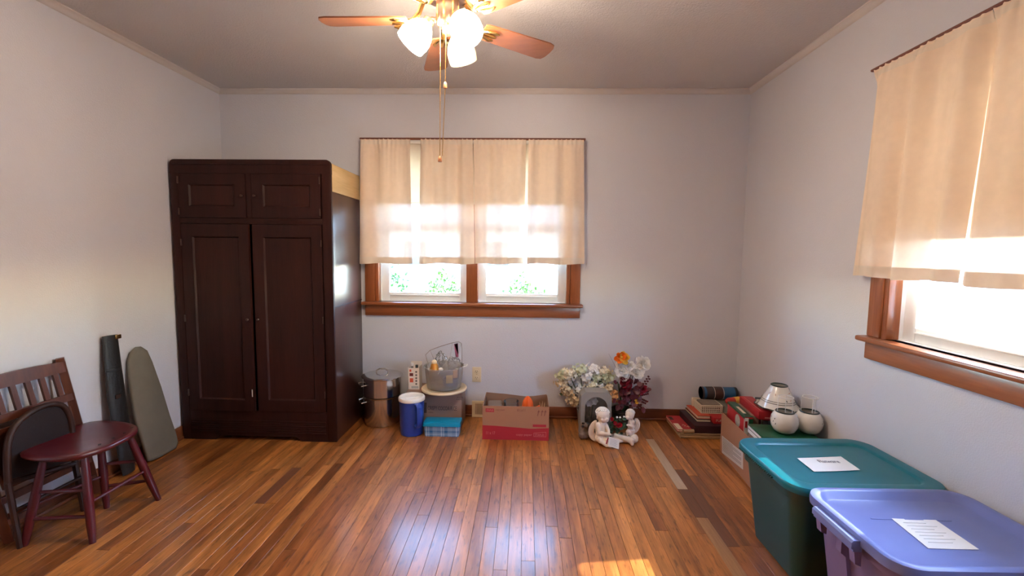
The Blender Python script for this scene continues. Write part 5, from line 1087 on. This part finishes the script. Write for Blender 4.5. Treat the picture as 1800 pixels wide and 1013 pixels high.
# ------------------------------------------------------------------ storage totes
def rrect(x0, x1, y0, y1, z, r, n=7, bow=0):
    P_ = []
    for cx, cy, a0 in ((x1-r, y0+r, -90), (x1-r, y1-r, 0), (x0+r, y1-r, 90), (x0+r, y0+r, 180)):
        for k in range(n+1): a = R(a0+90*k/n); P_.append(Vector((cx+r*math.cos(a), cy+r*math.sin(a), z)))
    if bow:
        c = Vector(((x0+x1)/2, (y0+y1)/2, z))
        P_ = [Vector((p.x+bow*math.copysign(1, p.x-c.x)*(1-((p.y-c.y)/((y1-y0)/2))**2), p.y, p.z)) for p in P_]
    return P_
def loft(loops, cap0=True, cap1=True):
    n = len(loops[0]); mb = MB(); return mb.add([p for l in loops for p in l], [(i*n+k, i*n+(k+1) % n, (i+1)*n+(k+1) % n, (i+1)*n+k) for i in range(len(loops)-1) for k in range(n)]+([tuple(range(n))[::-1]] if cap0 else [])+([tuple((len(loops)-1)*n+k for k in range(n))] if cap1 else []))
def rotate_mb(mb, c, a):
    m = Matrix.Translation(c)@Matrix.Rotation(a, 4, 'Z')@Matrix.Translation(-Vector(c)); mb.v = [m@v for v in mb.v]; return mb
def tote(x0, x1, y0, y1, h, mb_, ml, label, r, rz, latch, raised):
    c = Vector(((x0+x1)/2, (y0+y1)/2, 0)); t = thing('storage_tote', c, label, 'tote', None)
    def L(d, z, rr_=r, bow=.0): return rrect(x0+d, x1-d, y0+d, y1-d, z, max(rr_-d*.6, .02), 8, bow)
    body = loft([L(.085, .001), L(.078, .006), L(.035, h-.075), L(.022, h-.070), L(.020, h-.030), L(.020, h-.022)], True, False)
    rotate_mb(body, c, rz).build('body', mb_, t)
    if raised: lp = [L(.010, h-.032), L(.002, h-.030), L(.0, h-.020), L(.001, h-.008), L(.006, h-.001), L(.014, h), L(.050, h-.001), L(.056, h-.003), L(.062, h-.010), L(.070, h-.011), L(.12, h-.010), L(.16, h-.0095)]
    else: lp = [L(.010, h-.034), L(.001, h-.032), L(.0, h-.012), L(.002, h-.003), L(.007, h), L(.020, h), L(.026, h-.004), L(.040, h-.024), L(.046, h-.027), L(.12, h-.027), L(.16, h-.027)]
    rotate_mb(loft(lp), c, rz).build('lid', ml, t)
    return t, c
gt, gc = tote(1.0, 1.612, 1.612, 2.085, .43, m_greentote, m_greenlid, 'green plastic storage tote with dark teal lid beside the shipping box', .085, R(1.5), False, True)
# ribbed notches along the lid edge
lid = [o for o in gt.children if o.name.startswith('lid')][0]
for k in range(22): y = 1.74+k*.0125; MB().rbox((.994, y, .403), (1.003, y+.006, .410), .001, 1).build('edge_notch', m_greentote, lid)
pt_, pc_ = tote(1.022, 1.592, 1.168, 1.598, .452, m_purptote, m_purplid, 'violet-blue plastic storage tote with recessed lid', .075, R(1), True, False)
# latch handle on the left end, ribs below
hy0, hy1 = 1.305, 1.49
lt = MB().prism([(1.030, hy0, .437), (1.004, hy0, .437), (.998, hy0, .430), (.998, hy0, .412), (1.004, hy0, .408), (1.004, hy0, .402), (1.030, hy0, .402)], (0, hy1-hy0, 0)).build('latch_handle', m_purplid, pt_)
MB().prism([(1.034, hy0+.004, .402), (1.010, hy0+.004, .402), (1.016, hy0+.004, .36), (1.034, hy0+.004, .352)], (0, .022, 0)).build('latch_bracket', m_purptote, lt)
MB().prism([(1.034, hy1-.026, .402), (1.010, hy1-.026, .402), (1.016, hy1-.026, .36), (1.034, hy1-.026, .352)], (0, .022, 0)).build('latch_bracket', m_purptote, lt)
for y in (1.40,): MB().prism([(1.07, y-.012, .385), (1.030, y-.012, .385), (1.030, y-.012, .34), (1.048, y-.010, .325), (1.09, y-.006, .04), (1.11, y-.006, .04)], (0, .024, 0)).build('rib', m_purptote, pt_)
MB().rbox((1.16, 1.44, .4245), (1.42, 1.447, .4265), .001, 1).build('lid_groove', m_purplid, pt_)
# papers on the lids
def sheet_(pxs, z, label, lines, org):
    P_ = [at(x, y, 2, z) for x, y in pxs]; t = thing('paper_sheet', P_[3], label, 'paper'); N2 = 8; mb = MB()
    def f(u, v): p = (P_[0]*(1-u)+P_[1]*u)*(1-v)+(P_[3]*(1-u)+P_[2]*u)*v; return p+Vector((0, 0, .0006+.004*abs(u-.5)**2*(1 if v > .5 else .5)))
    mb.grid(N2, N2, f); vs = len(mb.v); mb.grid(N2, N2, lambda u, v: f(u, v)-Vector((0, 0, .0005))); mb.build('sheet', m_paper, t)
    return t, P_, f
t, P_, f = sheet_([(1401, 806), (1478, 803), (1512, 827), (1431, 830)], .4225, 'white note sheet with handwriting on the dark teal lid', 1, None)
mid = f(.36, .40); text('Flatware', .036, m_ink, t, mid+Vector((0, 0, .0012)), (1, .02, 0), (-.02, 1, 0), 'handwriting', w=.088)
t, P_, f = sheet_([(1567, 912), (1645, 915), (1721, 967), (1632, 965)], .4258, 'pale sheet with faint pencil writing on the violet-blue lid', 1, None)
m_pencil = mat('faint_pencil', (.72, .73, .72), .8)
for k in range(7): a, b2 = f(.15, .15+.11*k), f(.8 if k % 2 else .65, .15+.11*k); MB().tube([a+Vector((0, 0, .0008)), b2+Vector((0, 0, .0008))], .0008, 4).build('written_line', m_pencil, t)
